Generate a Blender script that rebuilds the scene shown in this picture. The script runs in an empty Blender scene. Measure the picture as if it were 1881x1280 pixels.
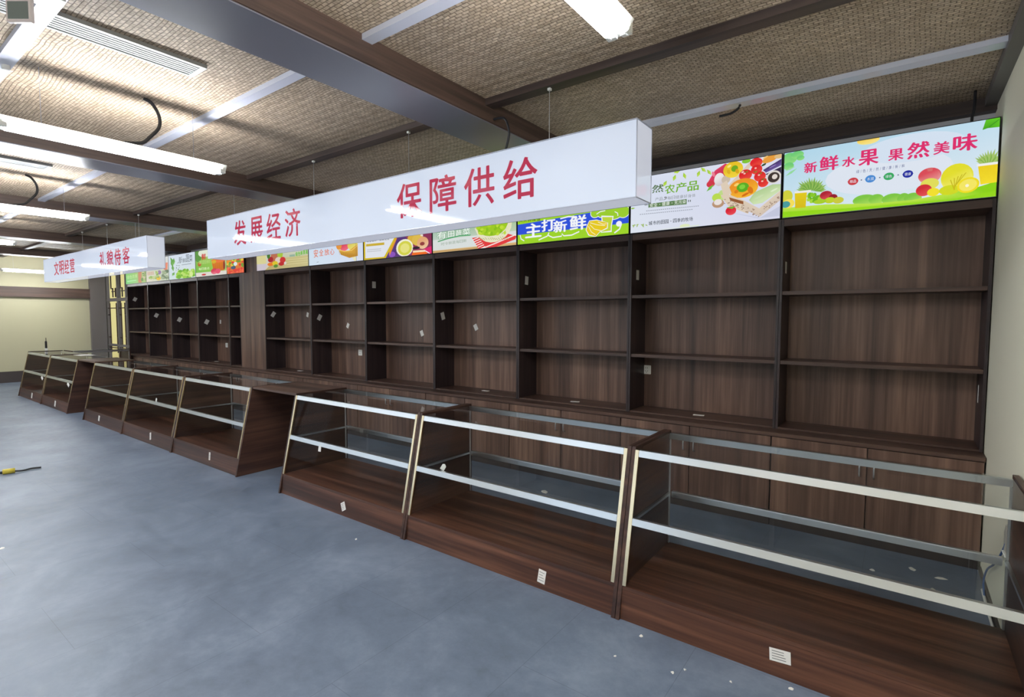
import bpy, bmesh, math, random
import numpy as np
from math import sin, cos, pi, radians as R
from mathutils import Vector, Matrix
random.seed(7)
SC = bpy.context.scene
COL = SC.collection

# ------------------------------------------------------------------ camera, world, exposure
F_PX, YAW, PITCH, ROLL, CAM_H = 963.0, R(36.650), R(-3.355), R(0.097), 1.6
fw = Vector((-sin(YAW)*cos(PITCH), cos(YAW)*cos(PITCH), sin(PITCH)))
r0 = Vector((cos(YAW), sin(YAW), 0)); u0 = r0.cross(fw)
rr = r0*cos(ROLL) + u0*sin(ROLL); uu = -r0*sin(ROLL) + u0*cos(ROLL)
cam = bpy.data.cameras.new('camera'); camo = bpy.data.objects.new('camera', cam); COL.objects.link(camo)
m = Matrix((rr, uu, -fw)).transposed().to_4x4(); m.translation = Vector((0, 0, CAM_H)); camo.matrix_world = m
cam.sensor_fit = 'HORIZONTAL'; cam.sensor_width = 36; cam.lens = F_PX/1881*36; cam.clip_start = .02
SC.camera = camo
SC.view_settings.view_transform = 'Standard'; SC.view_settings.look = 'None'
SC.view_settings.exposure = 0.0; SC.view_settings.gamma = 1; SC.view_settings.use_curve_mapping = False
w = bpy.data.worlds.new('world'); SC.world = w; w.use_nodes = True
w.node_tree.nodes['Background'].inputs[0].default_value = (.72, .86, 1, 1)
w.node_tree.nodes['Background'].inputs[1].default_value = 1.6
SC.cycles.use_denoising = True
SC.cycles.max_bounces = 10; SC.cycles.diffuse_bounces = 5; SC.cycles.transparent_max_bounces = 24
SC.cycles.sample_clamp_indirect = 6
TUBE_E, SIGN_E, POSTER_E = 150.0, .61, .93

def onY(u, v, y):           # where the line of sight through a photo pixel meets the plane at depth y
    k = fw*F_PX + rr*(u-940.5) - uu*(v-640); t = y/k.y
    return (k.x*t, y, CAM_H + k.z*t)

# ------------------------------------------------------------------ materials
def lin(c):
    c = [x/255 for x in c[:3]]
    return tuple(x/12.92 if x <= .04045 else ((x+.055)/1.055)**2.4 for x in c) + (1,)
class NT:
    def __init__(s, name):
        s.m = bpy.data.materials.new(name); s.m.use_nodes = True; s.t = s.m.node_tree; s.b = s.t.nodes['Principled BSDF']
    def n(s, typ, **kw):
        x = s.t.nodes.new(typ)
        for k, v in kw.items():
            if k.startswith('i_'): x.inputs[k[2:].replace('_', ' ')].default_value = v
            else: setattr(x, k, v)
        return x
    def l(s, a, b): s.t.links.new(a, b)
    def ramp(s, fac, stops):
        r = s.n('ShaderNodeValToRGB'); e = r.color_ramp.elements
        while len(e) < len(stops): e.new(.5)
        for q, (p, c) in zip(e, stops): q.position = p; q.color = c
        s.l(fac, r.inputs[0]); return r
    def coords(s, scale, rnd=True):
        tc = s.n('ShaderNodeTexCoord'); mp = s.n('ShaderNodeMapping'); mp.inputs['Scale'].default_value = scale
        if rnd:
            oi = s.n('ShaderNodeObjectInfo'); ad = s.n('ShaderNodeVectorMath', operation='MULTIPLY_ADD')
            cb = s.n('ShaderNodeCombineXYZ')
            for i in range(3): s.l(oi.outputs['Random'], cb.inputs[i])
            ad.inputs[1].default_value = (13, 17, 11); s.l(cb.outputs[0], ad.inputs[0]); s.l(tc.outputs['Object'], ad.inputs[2])
            s.l(ad.outputs[0], mp.inputs[0])
        else: s.l(tc.outputs['Object'], mp.inputs[0])
        return mp.outputs[0]
def plain(name, col, rough=.5, metal=0, spec=.5, emit=0):
    q = NT(name); b = q.b
    b.inputs['Base Color'].default_value = lin(col); b.inputs['Roughness'].default_value = rough
    b.inputs['Metallic'].default_value = metal; b.inputs['Specular IOR Level'].default_value = spec
    if emit: b.inputs['Emission Color'].default_value = lin(col); b.inputs['Emission Strength'].default_value = emit
    n = q.n('ShaderNodeTexNoise', i_Scale=3.0); q.l(q.coords((1, 1, 1)), n.inputs[0])
    mr = q.n('ShaderNodeMapRange'); mr.inputs[3].default_value = max(.02, rough-.04); mr.inputs[4].default_value = min(1, rough+.05)
    q.l(n.outputs[0], mr.inputs[0]); q.l(mr.outputs[0], b.inputs['Roughness'])
    return q.m
def wood(name, axis, c, rough=.42, spec=.4, broad=3.0, amp=.2):
    q = NT(name)
    s = [11.0, 11.0, 11.0]; s[axis] = .35
    s2 = [42.0, 42.0, 42.0]; s2[axis] = 1.2
    n1 = q.n('ShaderNodeTexNoise', i_Detail=3.0, i_Roughness=.55, i_Scale=1.0, i_Distortion=.3); q.l(q.coords(s), n1.inputs[0])
    n2 = q.n('ShaderNodeTexNoise', i_Detail=4.0, i_Roughness=.6, i_Scale=1.0); q.l(q.coords(s2), n2.inputs[0])
    s3 = [broad]*3; s3[axis] = .25
    n3 = q.n('ShaderNodeTexNoise', i_Detail=1.0, i_Scale=1.0); q.l(q.coords(s3), n3.inputs[0])
    mx = q.n('ShaderNodeMath', operation='MULTIPLY_ADD'); mx.inputs[1].default_value = .42
    q.l(n2.outputs[0], mx.inputs[0])
    m2 = q.n('ShaderNodeMath', operation='MULTIPLY'); m2.inputs[1].default_value = .55; q.l(n1.outputs[0], m2.inputs[0]); q.l(m2.outputs[0], mx.inputs[2])
    r = q.ramp(mx.outputs[0], [(.34, lin(c[0])), (.485, lin(c[1])), (.62, lin(c[2]))])
    r2 = q.ramp(n3.outputs[0], [(.35, (1-amp, 1-amp*1.2, 1-amp*1.2, 1)), (.65, (1+amp*.8, 1+amp*.5, 1+amp*.3, 1))])
    mm = q.n('ShaderNodeMix', data_type='RGBA', blend_type='MULTIPLY'); mm.inputs[0].default_value = 1
    q.l(r.outputs[0], mm.inputs[6]); q.l(r2.outputs[0], mm.inputs[7]); q.l(mm.outputs[2], q.b.inputs['Base Color'])
    q.b.inputs['Roughness'].default_value = rough; q.b.inputs['Specular IOR Level'].default_value = spec
    bp = q.n('ShaderNodeBump', i_Strength=.06, i_Distance=.002); q.l(n2.outputs[0], bp.inputs['Height']); q.l(bp.outputs[0], q.b.inputs['Normal'])
    return q.m
WAL = [(50, 35, 29), (80, 57, 46), (110, 82, 66)]
M = {}
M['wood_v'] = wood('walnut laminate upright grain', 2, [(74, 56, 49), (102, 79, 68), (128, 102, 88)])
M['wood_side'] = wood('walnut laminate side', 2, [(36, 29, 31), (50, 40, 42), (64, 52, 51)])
M['wood_h'] = wood('walnut laminate level grain', 0, [(56, 42, 37), (80, 60, 52), (100, 78, 67)])
M['deck'] = wood('counter walnut level', 0, [(46, 29, 23), (74, 48, 37), (104, 72, 56)], .38, broad=8.0, amp=.42)
M['cside'] = wood('counter walnut side', 1, [(42, 28, 25), (66, 45, 38), (86, 61, 50)], .4)
M['beam_side'] = wood('ceiling beam wood', 1, [(50, 40, 36), (72, 57, 50), (92, 74, 65)], .5)
M['beam_x'] = wood('ceiling batten wood', 0, [(58, 48, 46), (78, 66, 62), (92, 78, 72)], .5)
M['steel'] = plain('brushed steel', (226, 228, 232), .3, 1)
M['brass'] = plain('pale champagne metal', (236, 214, 178), .2, 1)
M['black'] = plain('black plastic', (24, 25, 30), .4)
M['cable'] = plain('black cable', (30, 30, 36), .5)
M['white'] = plain('white plastic', (232, 230, 224), .4)
M['paper'] = plain('white paper', (232, 228, 222), .7)
M['ink'] = plain('grey print', (120, 120, 120), .7)
M['edge'] = plain('grey aluminium edge', (186, 190, 206), .4, .2)
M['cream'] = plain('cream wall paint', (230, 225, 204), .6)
M['cream_dimmed'] = plain('cream wall paint dimmed copy', (178, 172, 142), .6)  # same cream, darkened in colour to hold down the lamp glow there
M['outside'] = plain('yellow ochre render', (226, 196, 118), .8)
M['blind'] = plain('white painted wall strip', (210, 208, 214), .6)
M['skirt'] = plain('dark skirting', (62, 54, 52), .45)
M['soffit'] = plain('grey soffit with sign glow tint', (112, 112, 124), .3, 0, .9)  # lavender in the grey stands for glow reflected from the hanging signs
M['vent'] = plain('white vent enamel', (190, 191, 190), .4)
M['batten_w'] = plain('white satin batten', (212, 214, 228), .22)
M['blue'] = plain('blue cable', (50, 90, 150), .4)
M['yellow'] = plain('yellow plastic', (196, 176, 60), .5)
M['lattice'] = plain('dark lattice wood', (66, 48, 40), .5)
M['lattice_f'] = plain('grey-brown door frame', (104, 98, 96), .5)
M['grille'] = plain('grey panel', (112, 118, 112), .6)
M['bracket'] = plain('socket hole black', (20, 20, 20), .6)

def mat_floor():
    q = NT('blue grey vinyl floor'); co = q.coords((1, 1, 1), False)
    n = q.n('ShaderNodeTexNoise', i_Scale=1.6, i_Detail=7.0, i_Roughness=.62, i_Distortion=.4); q.l(co, n.inputs[0])
    n2 = q.n('ShaderNodeTexNoise', i_Scale=14.0, i_Detail=5.0, i_Roughness=.7); q.l(co, n2.inputs[0])
    a = q.n('ShaderNodeMath', operation='MULTIPLY_ADD'); a.inputs[1].default_value = .35; q.l(n2.outputs[0], a.inputs[0])
    b = q.n('ShaderNodeMath', operation='MULTIPLY'); b.inputs[1].default_value = .65; q.l(n.outputs[0], b.inputs[0]); q.l(b.outputs[0], a.inputs[2])
    r = q.ramp(a.outputs[0], [(.32, lin((82, 92, 108))), (.5, lin((104, 115, 133))), (.7, lin((130, 140, 157)))])
    br = q.n('ShaderNodeTexBrick', offset=.5, i_Scale=1.0, i_Mortar_Size=.0016, i_Mortar_Smooth=.1, i_Brick_Width=1.2, i_Row_Height=.6)
    br.inputs['Color1'].default_value = (1, 1, 1, 1); br.inputs['Color2'].default_value = (.96, .97, .98, 1); br.inputs['Mortar'].default_value = (.72, .72, .74, 1)
    mp = q.n('ShaderNodeMapping'); mp.inputs['Rotation'].default_value = (0, 0, pi/2); mp.inputs['Location'].default_value = (.1, .15, 0); q.l(co, mp.inputs[0]); q.l(mp.outputs[0], br.inputs[0])
    mm = q.n('ShaderNodeMix', data_type='RGBA', blend_type='MULTIPLY'); mm.inputs[0].default_value = 1
    q.l(r.outputs[0], mm.inputs[6]); q.l(br.outputs[0], mm.inputs[7]); q.l(mm.outputs[2], q.b.inputs['Base Color'])
    rr_ = q.ramp(n2.outputs[0], [(.3, (.34,)*3+(1,)), (.7, (.52,)*3+(1,))]); q.l(rr_.outputs[0], q.b.inputs['Roughness'])
    bp = q.n('ShaderNodeBump', i_Strength=.12, i_Distance=.002); q.l(n2.outputs[0], bp.inputs['Height']); q.l(bp.outputs[0], q.b.inputs['Normal'])
    return q.m
def mat_weave():
    q = NT('woven bamboo matting'); co = q.coords((1, 1, 1), False)
    br = q.n('ShaderNodeTexBrick', offset=.5, i_Scale=1.0, i_Mortar_Size=.004, i_Mortar_Smooth=1.0, i_Brick_Width=.042, i_Row_Height=.021, i_Bias=0)
    br.inputs['Color1'].default_value = lin((222, 204, 182)); br.inputs['Color2'].default_value = lin((192, 172, 148)); br.inputs['Mortar'].default_value = lin((130, 111, 94))
    n0 = q.n('ShaderNodeTexNoise', i_Scale=3.0, i_Detail=2.0); q.l(co, n0.inputs[0])
    ad = q.n('ShaderNodeVectorMath', operation='MULTIPLY_ADD'); ad.inputs[1].default_value = (.05, .05, 0); q.l(n0.outputs[1], ad.inputs[0]); q.l(co, ad.inputs[2]); q.l(ad.outputs[0], br.inputs[0])
    n = q.n('ShaderNodeTexNoise', i_Scale=1.3, i_Detail=4.0); q.l(co, n.inputs[0])
    n3 = q.n('ShaderNodeTexNoise', i_Scale=60.0, i_Detail=3.0); q.l(co, n3.inputs[0])
    r = q.ramp(n.outputs[0], [(.3, (.84, .84, .84, 1)), (.7, (1.12, 1.1, 1.06, 1))])
    r3 = q.ramp(n3.outputs[0], [(.3, (.72, .7, .68, 1)), (.7, (1.15, 1.15, 1.15, 1))])
    m1 = q.n('ShaderNodeMix', data_type='RGBA', blend_type='MULTIPLY'); m1.inputs[0].default_value = 1
    m2 = q.n('ShaderNodeMix', data_type='RGBA', blend_type='MULTIPLY'); m2.inputs[0].default_value = 1
    q.l(br.outputs[0], m1.inputs[6]); q.l(r.outputs[0], m1.inputs[7]); q.l(m1.outputs[2], m2.inputs[6]); q.l(r3.outputs[0], m2.inputs[7])
    q.l(m2.outputs[2], q.b.inputs['Base Color']); q.b.inputs['Roughness'].default_value = .6; q.b.inputs['Specular IOR Level'].default_value = .3
    iv = q.n('ShaderNodeMath', operation='SUBTRACT'); iv.inputs[0].default_value = 1; q.l(br.outputs['Fac'], iv.inputs[1])
    wv = q.n('ShaderNodeTexWave', wave_type='BANDS', bands_direction='Y', i_Scale=4.2, i_Distortion=1.2, i_Detail=1.0); q.l(co, wv.inputs[0])
    wm = q.n('ShaderNodeMath', operation='MULTIPLY_ADD'); wm.inputs[1].default_value = 1.4; q.l(wv.outputs[1], wm.inputs[0]); q.l(iv.outputs[0], wm.inputs[2])
    bp = q.n('ShaderNodeBump', i_Strength=.55, i_Distance=.005); q.l(wm.outputs[0], bp.inputs['Height']); q.l(bp.outputs[0], q.b.inputs['Normal'])
    return q.m
def mat_glass(name, tint, refl):
    q = NT(name); t = q.t; t.nodes.remove(q.b)
    out = [x for x in t.nodes if x.type == 'OUTPUT_MATERIAL'][0]
    tr = q.n('ShaderNodeBsdfTransparent'); tr.inputs[0].default_value = tint
    gl = q.n('ShaderNodeBsdfGlossy'); gl.inputs['Roughness'].default_value = .02; gl.inputs[0].default_value = (1, 1, 1, 1)
    fr = q.n('ShaderNodeFresnel'); fr.inputs[0].default_value = 1.45
    mu = q.n('ShaderNodeMath', operation='MULTIPLY'); mu.inputs[1].default_value = refl; q.l(fr.outputs[0], mu.inputs[0])
    ge = q.n('ShaderNodeNewGeometry'); bk = q.n('ShaderNodeMath', operation='SUBTRACT'); bk.inputs[0].default_value = 1; q.l(ge.outputs['Backfacing'], bk.inputs[1])
    mu2 = q.n('ShaderNodeMath', operation='MULTIPLY'); q.l(mu.outputs[0], mu2.inputs[0]); q.l(bk.outputs[0], mu2.inputs[1]); mu = mu2
    mx = q.n('ShaderNodeMixShader'); q.l(mu.outputs[0], mx.inputs[0]); q.l(tr.outputs[0], mx.inputs[1]); q.l(gl.outputs[0], mx.inputs[2]); q.l(mx.outputs[0], out.inputs[0])
    return q.m
def mat_tube():
    q = NT('glowing fluorescent tube'); b = q.b
    b.inputs['Base Color'].default_value = (1, 1, 1, 1); b.inputs['Emission Color'].default_value = (.93, .97, 1, 1); b.inputs['Emission Strength'].default_value = TUBE_E
    return q.m
def mat_sign(name, col, e, base=.3):
    q = NT(name); b = q.b
    b.inputs['Base Color'].default_value = (base, base, base, 1); b.inputs['Roughness'].default_value = .04; b.inputs['Specular IOR Level'].default_value = .5
    b.inputs['Emission Color'].default_value = lin(col); b.inputs['Emission Strength'].default_value = e
    n = q.n('ShaderNodeTexNoise', i_Scale=1.1, i_Detail=.6); q.l(q.coords((1, 1, 1)), n.inputs[0])
    bp = q.n('ShaderNodeBump', i_Strength=.14, i_Distance=.05); q.l(n.outputs[0], bp.inputs['Height']); q.l(bp.outputs[0], b.inputs['Normal'])
    return q.m
def mat_print():
    q = NT('backlit printed film'); b = q.b
    a = q.n('ShaderNodeVertexColor', layer_name='Col')
    q.l(a.outputs[0], b.inputs['Emission Color']); b.inputs['Emission Strength'].default_value = POSTER_E
    b.inputs['Base Color'].default_value = (.02, .02, .02, 1); b.inputs['Roughness'].default_value = .6; b.inputs['Specular IOR Level'].default_value = .15
    return q.m
M['floor'] = mat_floor(); M['weave'] = mat_weave()
M['glass'] = mat_glass('clear pane', (.955, .97, .965, 1), .7); M['glass_f'] = mat_glass('clear front pane', (.975, .985, .98, 1), .12)
M['tube'] = mat_tube()
M['sign'] = mat_sign('white backlit acrylic', (208, 223, 250), SIGN_E); M['sign_end'] = mat_sign('white backlit acrylic end', (222, 228, 246), SIGN_E*.95)
M['red'] = mat_sign('crimson lettering film', (206, 40, 84), .72, .02); M['print'] = mat_print()

# ------------------------------------------------------------------ mesh helpers
class MB:
    def __init__(s): s.v = []; s.f = []
    def poly(s, pts, faces):
        o = len(s.v); s.v += [tuple(p) for p in pts]; s.f += [[i+o for i in f] for f in faces]; return s
    def box(s, x0, x1, y0, y1, z0, z1):
        return s.poly([(x0, y0, z0), (x1, y0, z0), (x1, y1, z0), (x0, y1, z0), (x0, y0, z1), (x1, y0, z1), (x1, y1, z1), (x0, y1, z1)],
                      [(0, 3, 2, 1), (4, 5, 6, 7), (0, 1, 5, 4), (1, 2, 6, 5), (2, 3, 7, 6), (3, 0, 4, 7)])
    def prism_x(s, x0, x1, yz):     # outline in y,z swept along x
        n = len(yz); p = [(x0, y, z) for y, z in yz] + [(x1, y, z) for y, z in yz]
        return s.poly(p, [tuple(range(n))[::-1], tuple(range(n, 2*n))] + [(i, (i+1) % n, n+(i+1) % n, n+i) for i in range(n)])
    def prism_y(s, y0, y1, xz):
        n = len(xz); p = [(x, y0, z) for x, z in xz] + [(x, y1, z) for x, z in xz]
        return s.poly(p, [tuple(range(n)), tuple(range(n, 2*n))[::-1]] + [(i, n+i, n+(i+1) % n, (i+1) % n) for i in range(n)])
    def tube(s, pts, r, n=8, smooth=0):
        pts = [Vector(p) for p in pts]; rings = []
        for i, p in enumerate(pts):
            d = (pts[min(i+1, len(pts)-1)] - pts[max(i-1, 0)]).normalized()
            a = d.cross(Vector((0, 0, 1)) if abs(d.z) < .9 else Vector((1, 0, 0))).normalized(); b = d.cross(a)
            rings.append([p + a*r*cos(2*pi*k/n) + b*r*sin(2*pi*k/n) for k in range(n)])
        P = [q for g in rings for q in g]
        F = [(i*n+k, i*n+(k+1) % n, (i+1)*n+(k+1) % n, (i+1)*n+k) for i in range(len(pts)-1) for k in range(n)]
        F += [tuple(range(n))[::-1], tuple(range((len(pts)-1)*n, len(pts)*n))]
        return s.poly(P, F)
    def build(s, name, mat, parent=None, bevel=0, smooth=False, loc=(0, 0, 0), rot=(0, 0, 0)):
        me = bpy.data.meshes.new(name); me.from_pydata(s.v, [], s.f); me.update()
        bm = bmesh.new(); bm.from_mesh(me); bmesh.ops.recalc_face_normals(bm, faces=bm.faces)
        if bevel: bmesh.ops.bevel(bm, geom=bm.edges[:], offset=bevel, segments=2, affect='EDGES', clamp_overlap=True)
        bm.to_mesh(me); bm.free()
        if smooth:
            for p in me.polygons: p.use_smooth = True
        me.materials.append(M[mat] if isinstance(mat, str) else mat)
        o = bpy.data.objects.new(name, me); COL.objects.link(o)
        if parent: o.parent = parent
        o.location = loc; o.rotation_euler = rot
        return o
def tag(o, label=None, cat=None, group=None, kind=None):
    if label: o['label'] = label
    if cat: o['category'] = cat
    if group: o['group'] = group
    if kind: o['kind'] = kind
    return o
def empty(name, loc, label, cat, group=None, rz=0):
    o = bpy.data.objects.new(name, None); COL.objects.link(o); o.location = loc; o.rotation_euler = (0, 0, rz); o.empty_display_size = .1
    return tag(o, label, cat, group)
def copy_tree(o, parent=None):
    c = o.copy(); COL.objects.link(c)
    if parent: c.parent = parent
    for ch in list(o.children): copy_tree(ch, c)
    return c
def structure(name, mb, mat, label, cat, bevel=0):
    return tag(mb.build(name, mat, bevel=bevel), label, cat, None, 'structure')
def smooth_path(pts, n=6):
    P = [Vector(p) for p in pts]; out = []
    for i in range(len(P)-1):
        a, b, c, d = P[max(i-1, 0)], P[i], P[i+1], P[min(i+2, len(P)-1)]
        for k in range(n):
            t = k/n; out.append(.5*((2*b) + (c-a)*t + (2*a-5*b+4*c-d)*t*t + (3*b-a-3*c+d)*t**3))
    return out + [P[-1]]

# ------------------------------------------------------------------ the room
XL, XR, YF, YB, ZC = -17.45, .454, -3.4, 4.87, 3.08
structure('floor', MB().box(XL-.2, XR+.2, YF-.2, YB+.2, -.1, 0), 'floor', 'blue-grey vinyl floor of large clouded tiles', 'floor')
structure('ceiling', MB().box(XL-.2, XR+.2, YF-.2, YB+.2, ZC, ZC+.1), 'weave', 'woven bamboo matting ceiling above the beams', 'ceiling')
structure('wall_right', MB().box(XR, XR+.2, YF, YB, 0, ZC), 'cream', 'plain cream wall beside the nearest bookshelf', 'wall')
we = MB().box(XL-.2, XL, YF, YB, 0, ZC)
structure('wall_left', we, 'cream_dimmed', 'cream end wall at the far left of the shop', 'wall')
wb = MB().box(-14.95, XR, YB, YB+.2, 0, ZC).box(XL, -14.95, YB, YB+.2, 0, .12)
structure('wall_back', wb, 'blind', 'pale back wall seen as a thin strip above the lit posters', 'wall')
# front wall behind the camera side with three wide openings for daylight
wf = MB(); ops = [(-15.5, -12.5), (-11.0, -8.0), (-5.6, -2.9)]; xs = [XL]
for a, b in ops: xs += [a, b]
xs.append(XR)
for i in range(0, len(xs), 2): wf.box(xs[i], xs[i+1], YF-.2, YF, 0, ZC)
for a, b in ops: wf.box(a, b, YF-.2, YF, 2.5, ZC)
structure('wall_front', wf, 'cream', 'cream front wall with wide glazed openings', 'wall')
for i, (a, b) in enumerate(ops):
    wd = MB()
    for x in (a, (a+b)/2-.03, b-.06): wd.box(x, x+.06, YF-.13, YF-.07, 0, 2.5)
    wd.box(a, b, YF-.13, YF-.07, 0, .08); wd.box(a, b, YF-.13, YF-.07, 2.42, 2.5)
    o = structure(f'window_{i+1}', wd, 'lattice', ['glazed shopfront window far along the front wall', 'glazed shopfront window halfway along the front wall', 'glazed shopfront window nearest the right wall'][i], 'window')
    MB().box(a+.06, b-.06, YF-.105, YF-.1, .08, 2.42).build('pane', 'glass_f', o)
# skirtings
structure('baseboard_left', MB().box(XL, XL+.02, YF, 4.37, 0, .27), 'skirt', 'tall dark brown skirting along the far end wall', 'skirting')
structure('baseboard_right', MB().box(XR-.012, XR, YF, 4.36, 0, .035), 'skirt', 'thin dark skirting at the foot of the right wall', 'skirting')
# end wall timbers
structure('trim_1', MB().box(XL, XL+.1, YF, 4.53, 2.09, 2.34), 'beam_side', 'brown timber lintel across the far end wall', 'beam')
structure('trim_2', MB().box(XL, XL+.1, 4.53, YB, 0, ZC), 'lattice_f', 'dark timber corner post between end wall and lattice door', 'post')
# beams running towards the back wall
BX = [(-2.70, -2.32), (-5.92, -5.55), (-9.08, -8.75), (-12.35, -12.0), (-15.6, -15.25)]
bl = ['nearest wide ceiling beam crossing above the long white sign', 'second ceiling beam from the right wall', 'third ceiling beam, above the gap between the hanging signs',
      'fourth ceiling beam, above the far hanging sign', 'farthest ceiling beam before the end wall']
for i, (a, b) in enumerate(BX):
    structure(f'trim_{i+3}', MB().box(a, b, YF, YB, 2.936, ZC+.02), 'beam_side', bl[i], 'beam', .004)
    MB().box(a+.004, b-.004, YF, YB, 2.930, 2.9362).build('soffit_board', 'soffit', bpy.data.objects[f'trim_{i+3}'])  # thin underside layer carrying the tint of reflected sign glow
# battens running along the shop
spans = [(BX[0][1], XR)] + [(BX[i+1][1], BX[i][0]) for i in range(4)] + [(XL, BX[4][0])]
n = 8; bay = ['the bay by the right wall', 'the bay left of the nearest beam', 'the bay between second and third beam', 'the bay between third and fourth beam', 'the bay between fourth and last beam', 'the bay by the end wall']
for bi, (a, b) in enumerate(spans):
    for y0, y1, z0, mt, nm in ((.705, .785, 3.05, 'batten_w', 'white ceiling batten by the air vent'), (1.80, 1.866, 3.05, 'batten_w', 'white ceiling batten above the tube light'),
                               (2.81, 2.90, 3.035, 'beam_x', 'dark wooden ceiling batten over the hanging signs'), (3.82, 3.91, 3.05, 'batten_w', 'white ceiling batten nearest the posters')):
        structure(f'trim_{n}', MB().box(a, b, y0, y1, z0, ZC+.01), mt, f'{nm} in {bay[bi]}', 'batten'); n += 1
    structure(f'trim_{n}', MB().box(a, b, 4.79, YB, 2.99, ZC+.01), 'beam_x', f'dark cornice board on the back wall in {bay[bi]}', 'cornice'); n += 1
structure(f'trim_{n}', MB().box(.39, XR, YF, 4.79, 3.02, ZC+.01), 'lattice_f', 'dark board where the ceiling meets the right wall', 'cornice'); n += 1

# lattice door at the far end of the back wall
lf = MB()
for x0, x1 in ((XL, -17.34), (-16.6, -16.5), (-15.98, -15.88), (-15.04, -14.95)): lf.box(x0, x1, YB+.02, YB+.09, 0, ZC)
lf.box(XL, -14.95, YB+.015, YB+.1, 2.02, 2.10).box(XL, -14.95, YB+.015, YB+.1, .82, .88).box(XL, -14.95, YB+.015, YB+.1, .0, .14)
door = structure('door_1', lf, 'lattice_f', 'tall lattice-work door between corner post and bookshelves', 'door')
lt = MB()
def bar(x0, z0, x1, z1, t=.012): lt.box(min(x0, x1)-t, max(x0, x1)+t, YB+.035, YB+.06, min(z0, z1)-t, max(z0, z1)+t)
for a, b in ((-17.34, -16.6), (-16.5, -15.98), (-15.88, -15.04)):
    for z0, z1 in ((.66, 1.96),):
        bar(a+.12, z0, a+.12, z1); bar(b-.12, z0, b-.12, z1)
        bar(a, z1-.12, b, z1-.12); bar(a, z1-.3, a+.12, z1-.3); bar(b-.12, z1-.3, b, z1-.3)
        bar(a, z0+.4, a+.12, z0+.4); bar(b-.12, z0+.4, b, z0+.4); bar(a, z0+.12, b, z0+.12)
for a, b in ((-17.2, -16.5), (-16.5, -15.1)):
    for z in (2.28, 2.84): bar(a+.2, z, b-.2, z)
    bar(a+.25, 2.14, a+.25, 2.36); bar(a+.25, 2.76, a+.25, 3.04); bar(b-.25, 2.14, b-.25, 2.36); bar(b-.25, 2.76, b-.25, 3.04)
    bar(a+.12, 2.36, a+.12, 2.76); bar(a+.12, 2.36, a+.25, 2.36); bar(a+.12, 2.76, a+.25, 2.76)
    bar(b-.12, 2.36, b-.12, 2.76); bar(b-.25, 2.36, b-.12, 2.36); bar(b-.25, 2.76, b-.12, 2.76)
lt.build('lattice', 'lattice', door); MB().box(XL+.14, -14.97, YB+.064, YB+.068, .14, 3.05).build('pane', 'glass_f', door)
tag(MB().box(-25.5, -13.5, 6.2, 6.3, -.05, 4.2).build('courtyard_wall', 'outside'), 'sunlit yellow wall outside, behind the lattice door', 'wall')
tag(MB().box(-25.5, -13.5, YB+.22, 6.2, -.15, -.05).build('courtyard_paving', 'blind'), 'pale paving outside the lattice door', 'paving')

# ------------------------------------------------------------------ bookshelves on the back wall
YS, YD, T = 4.514, 4.368, .018
ZP, ZT, ZU, ZL, ZB = 2.361, 2.857, 1.81, 1.272, .73
RX = [.449, -.776, -2.019, -3.284, -4.535, -5.831, -7.12, -8.441]
LX = [-9.661, -10.911, -12.16, -13.366, -14.602]
def shelf_unit(x0, x1, label):
    t = empty('bookshelf', ((x0+x1)/2, YS, ZB+.002), label, 'bookshelf', 'tall open bookshelves along the back wall')
    h = (x1-x0)/2 - .001; z0 = 0; zt = ZP-ZB-.004; D = .355
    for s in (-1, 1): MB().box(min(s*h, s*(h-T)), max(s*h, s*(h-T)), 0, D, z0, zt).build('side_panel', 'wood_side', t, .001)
    MB().box(-h+T, h-T, D-.02, D, z0, zt).build('back_panel', 'wood_v', t)
    MB().box(-h+T, h-T, .004, D-.02, zt-.055, zt).build('top_board', 'wood_h', t)
    for z in (ZU, ZL): MB().box(-h+T, h-T, .012, D-.02, z-ZB-.032, z-ZB-.004).build('shelf', 'wood_h', t, .001)
    MB().box(-h+T, h-T, .006, D-.02, 0, .014).build('bottom_board', 'wood_h', t)
    return t
def base_unit(x0, x1, label, proto=None):
    if proto: t = copy_tree(proto); t.location = ((x0+x1)/2, YD, 0); t['label'] = label; return t
    t = empty('base_cabinet', ((x0+x1)/2, YD, 0), label, 'cabinet', 'two-door base cabinets under the bookshelves')
    h = .612
    MB().box(-h, h, .02, .48, .0, ZB-.03).build('body', 'skirt', t)
    for s in (-1, 1):
        d = MB().box(min(s*.003, s*(h-.003)), max(s*.003, s*(h-.003)), 0, .018, .07, ZB-.034).build('door', 'wood_v', t, .001)
        MB().tube(smooth_path([(s*.042, 0, .495), (s*.042, -.026, .503), (s*.042, -.03, .54), (s*.042, -.026, .577), (s*.042, 0, .585)], 4), .0055).build('handle', 'steel', d, smooth=True)
    return t
ord_r = ['with the socket-free bay beside the right wall', 'second from the right wall, with a white socket at lower left', 'third from the right wall, under the blue and lime poster',
         'fourth from the right wall, under the striped cloth poster', 'fifth from the right wall, under the purple fruit poster', 'sixth from the right wall, under the pale fruit basket poster', 'seventh from the right wall, just right of the wooden pillar panel']
ord_l = ['first bay left of the wooden pillar panel', 'second bay left of the wooden pillar panel', 'third bay left of the wooden pillar panel', 'farthest bay, beside the lattice door']
ord_r[0] = 'nearest bay, beside the cream right wall'
bp0 = None
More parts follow.
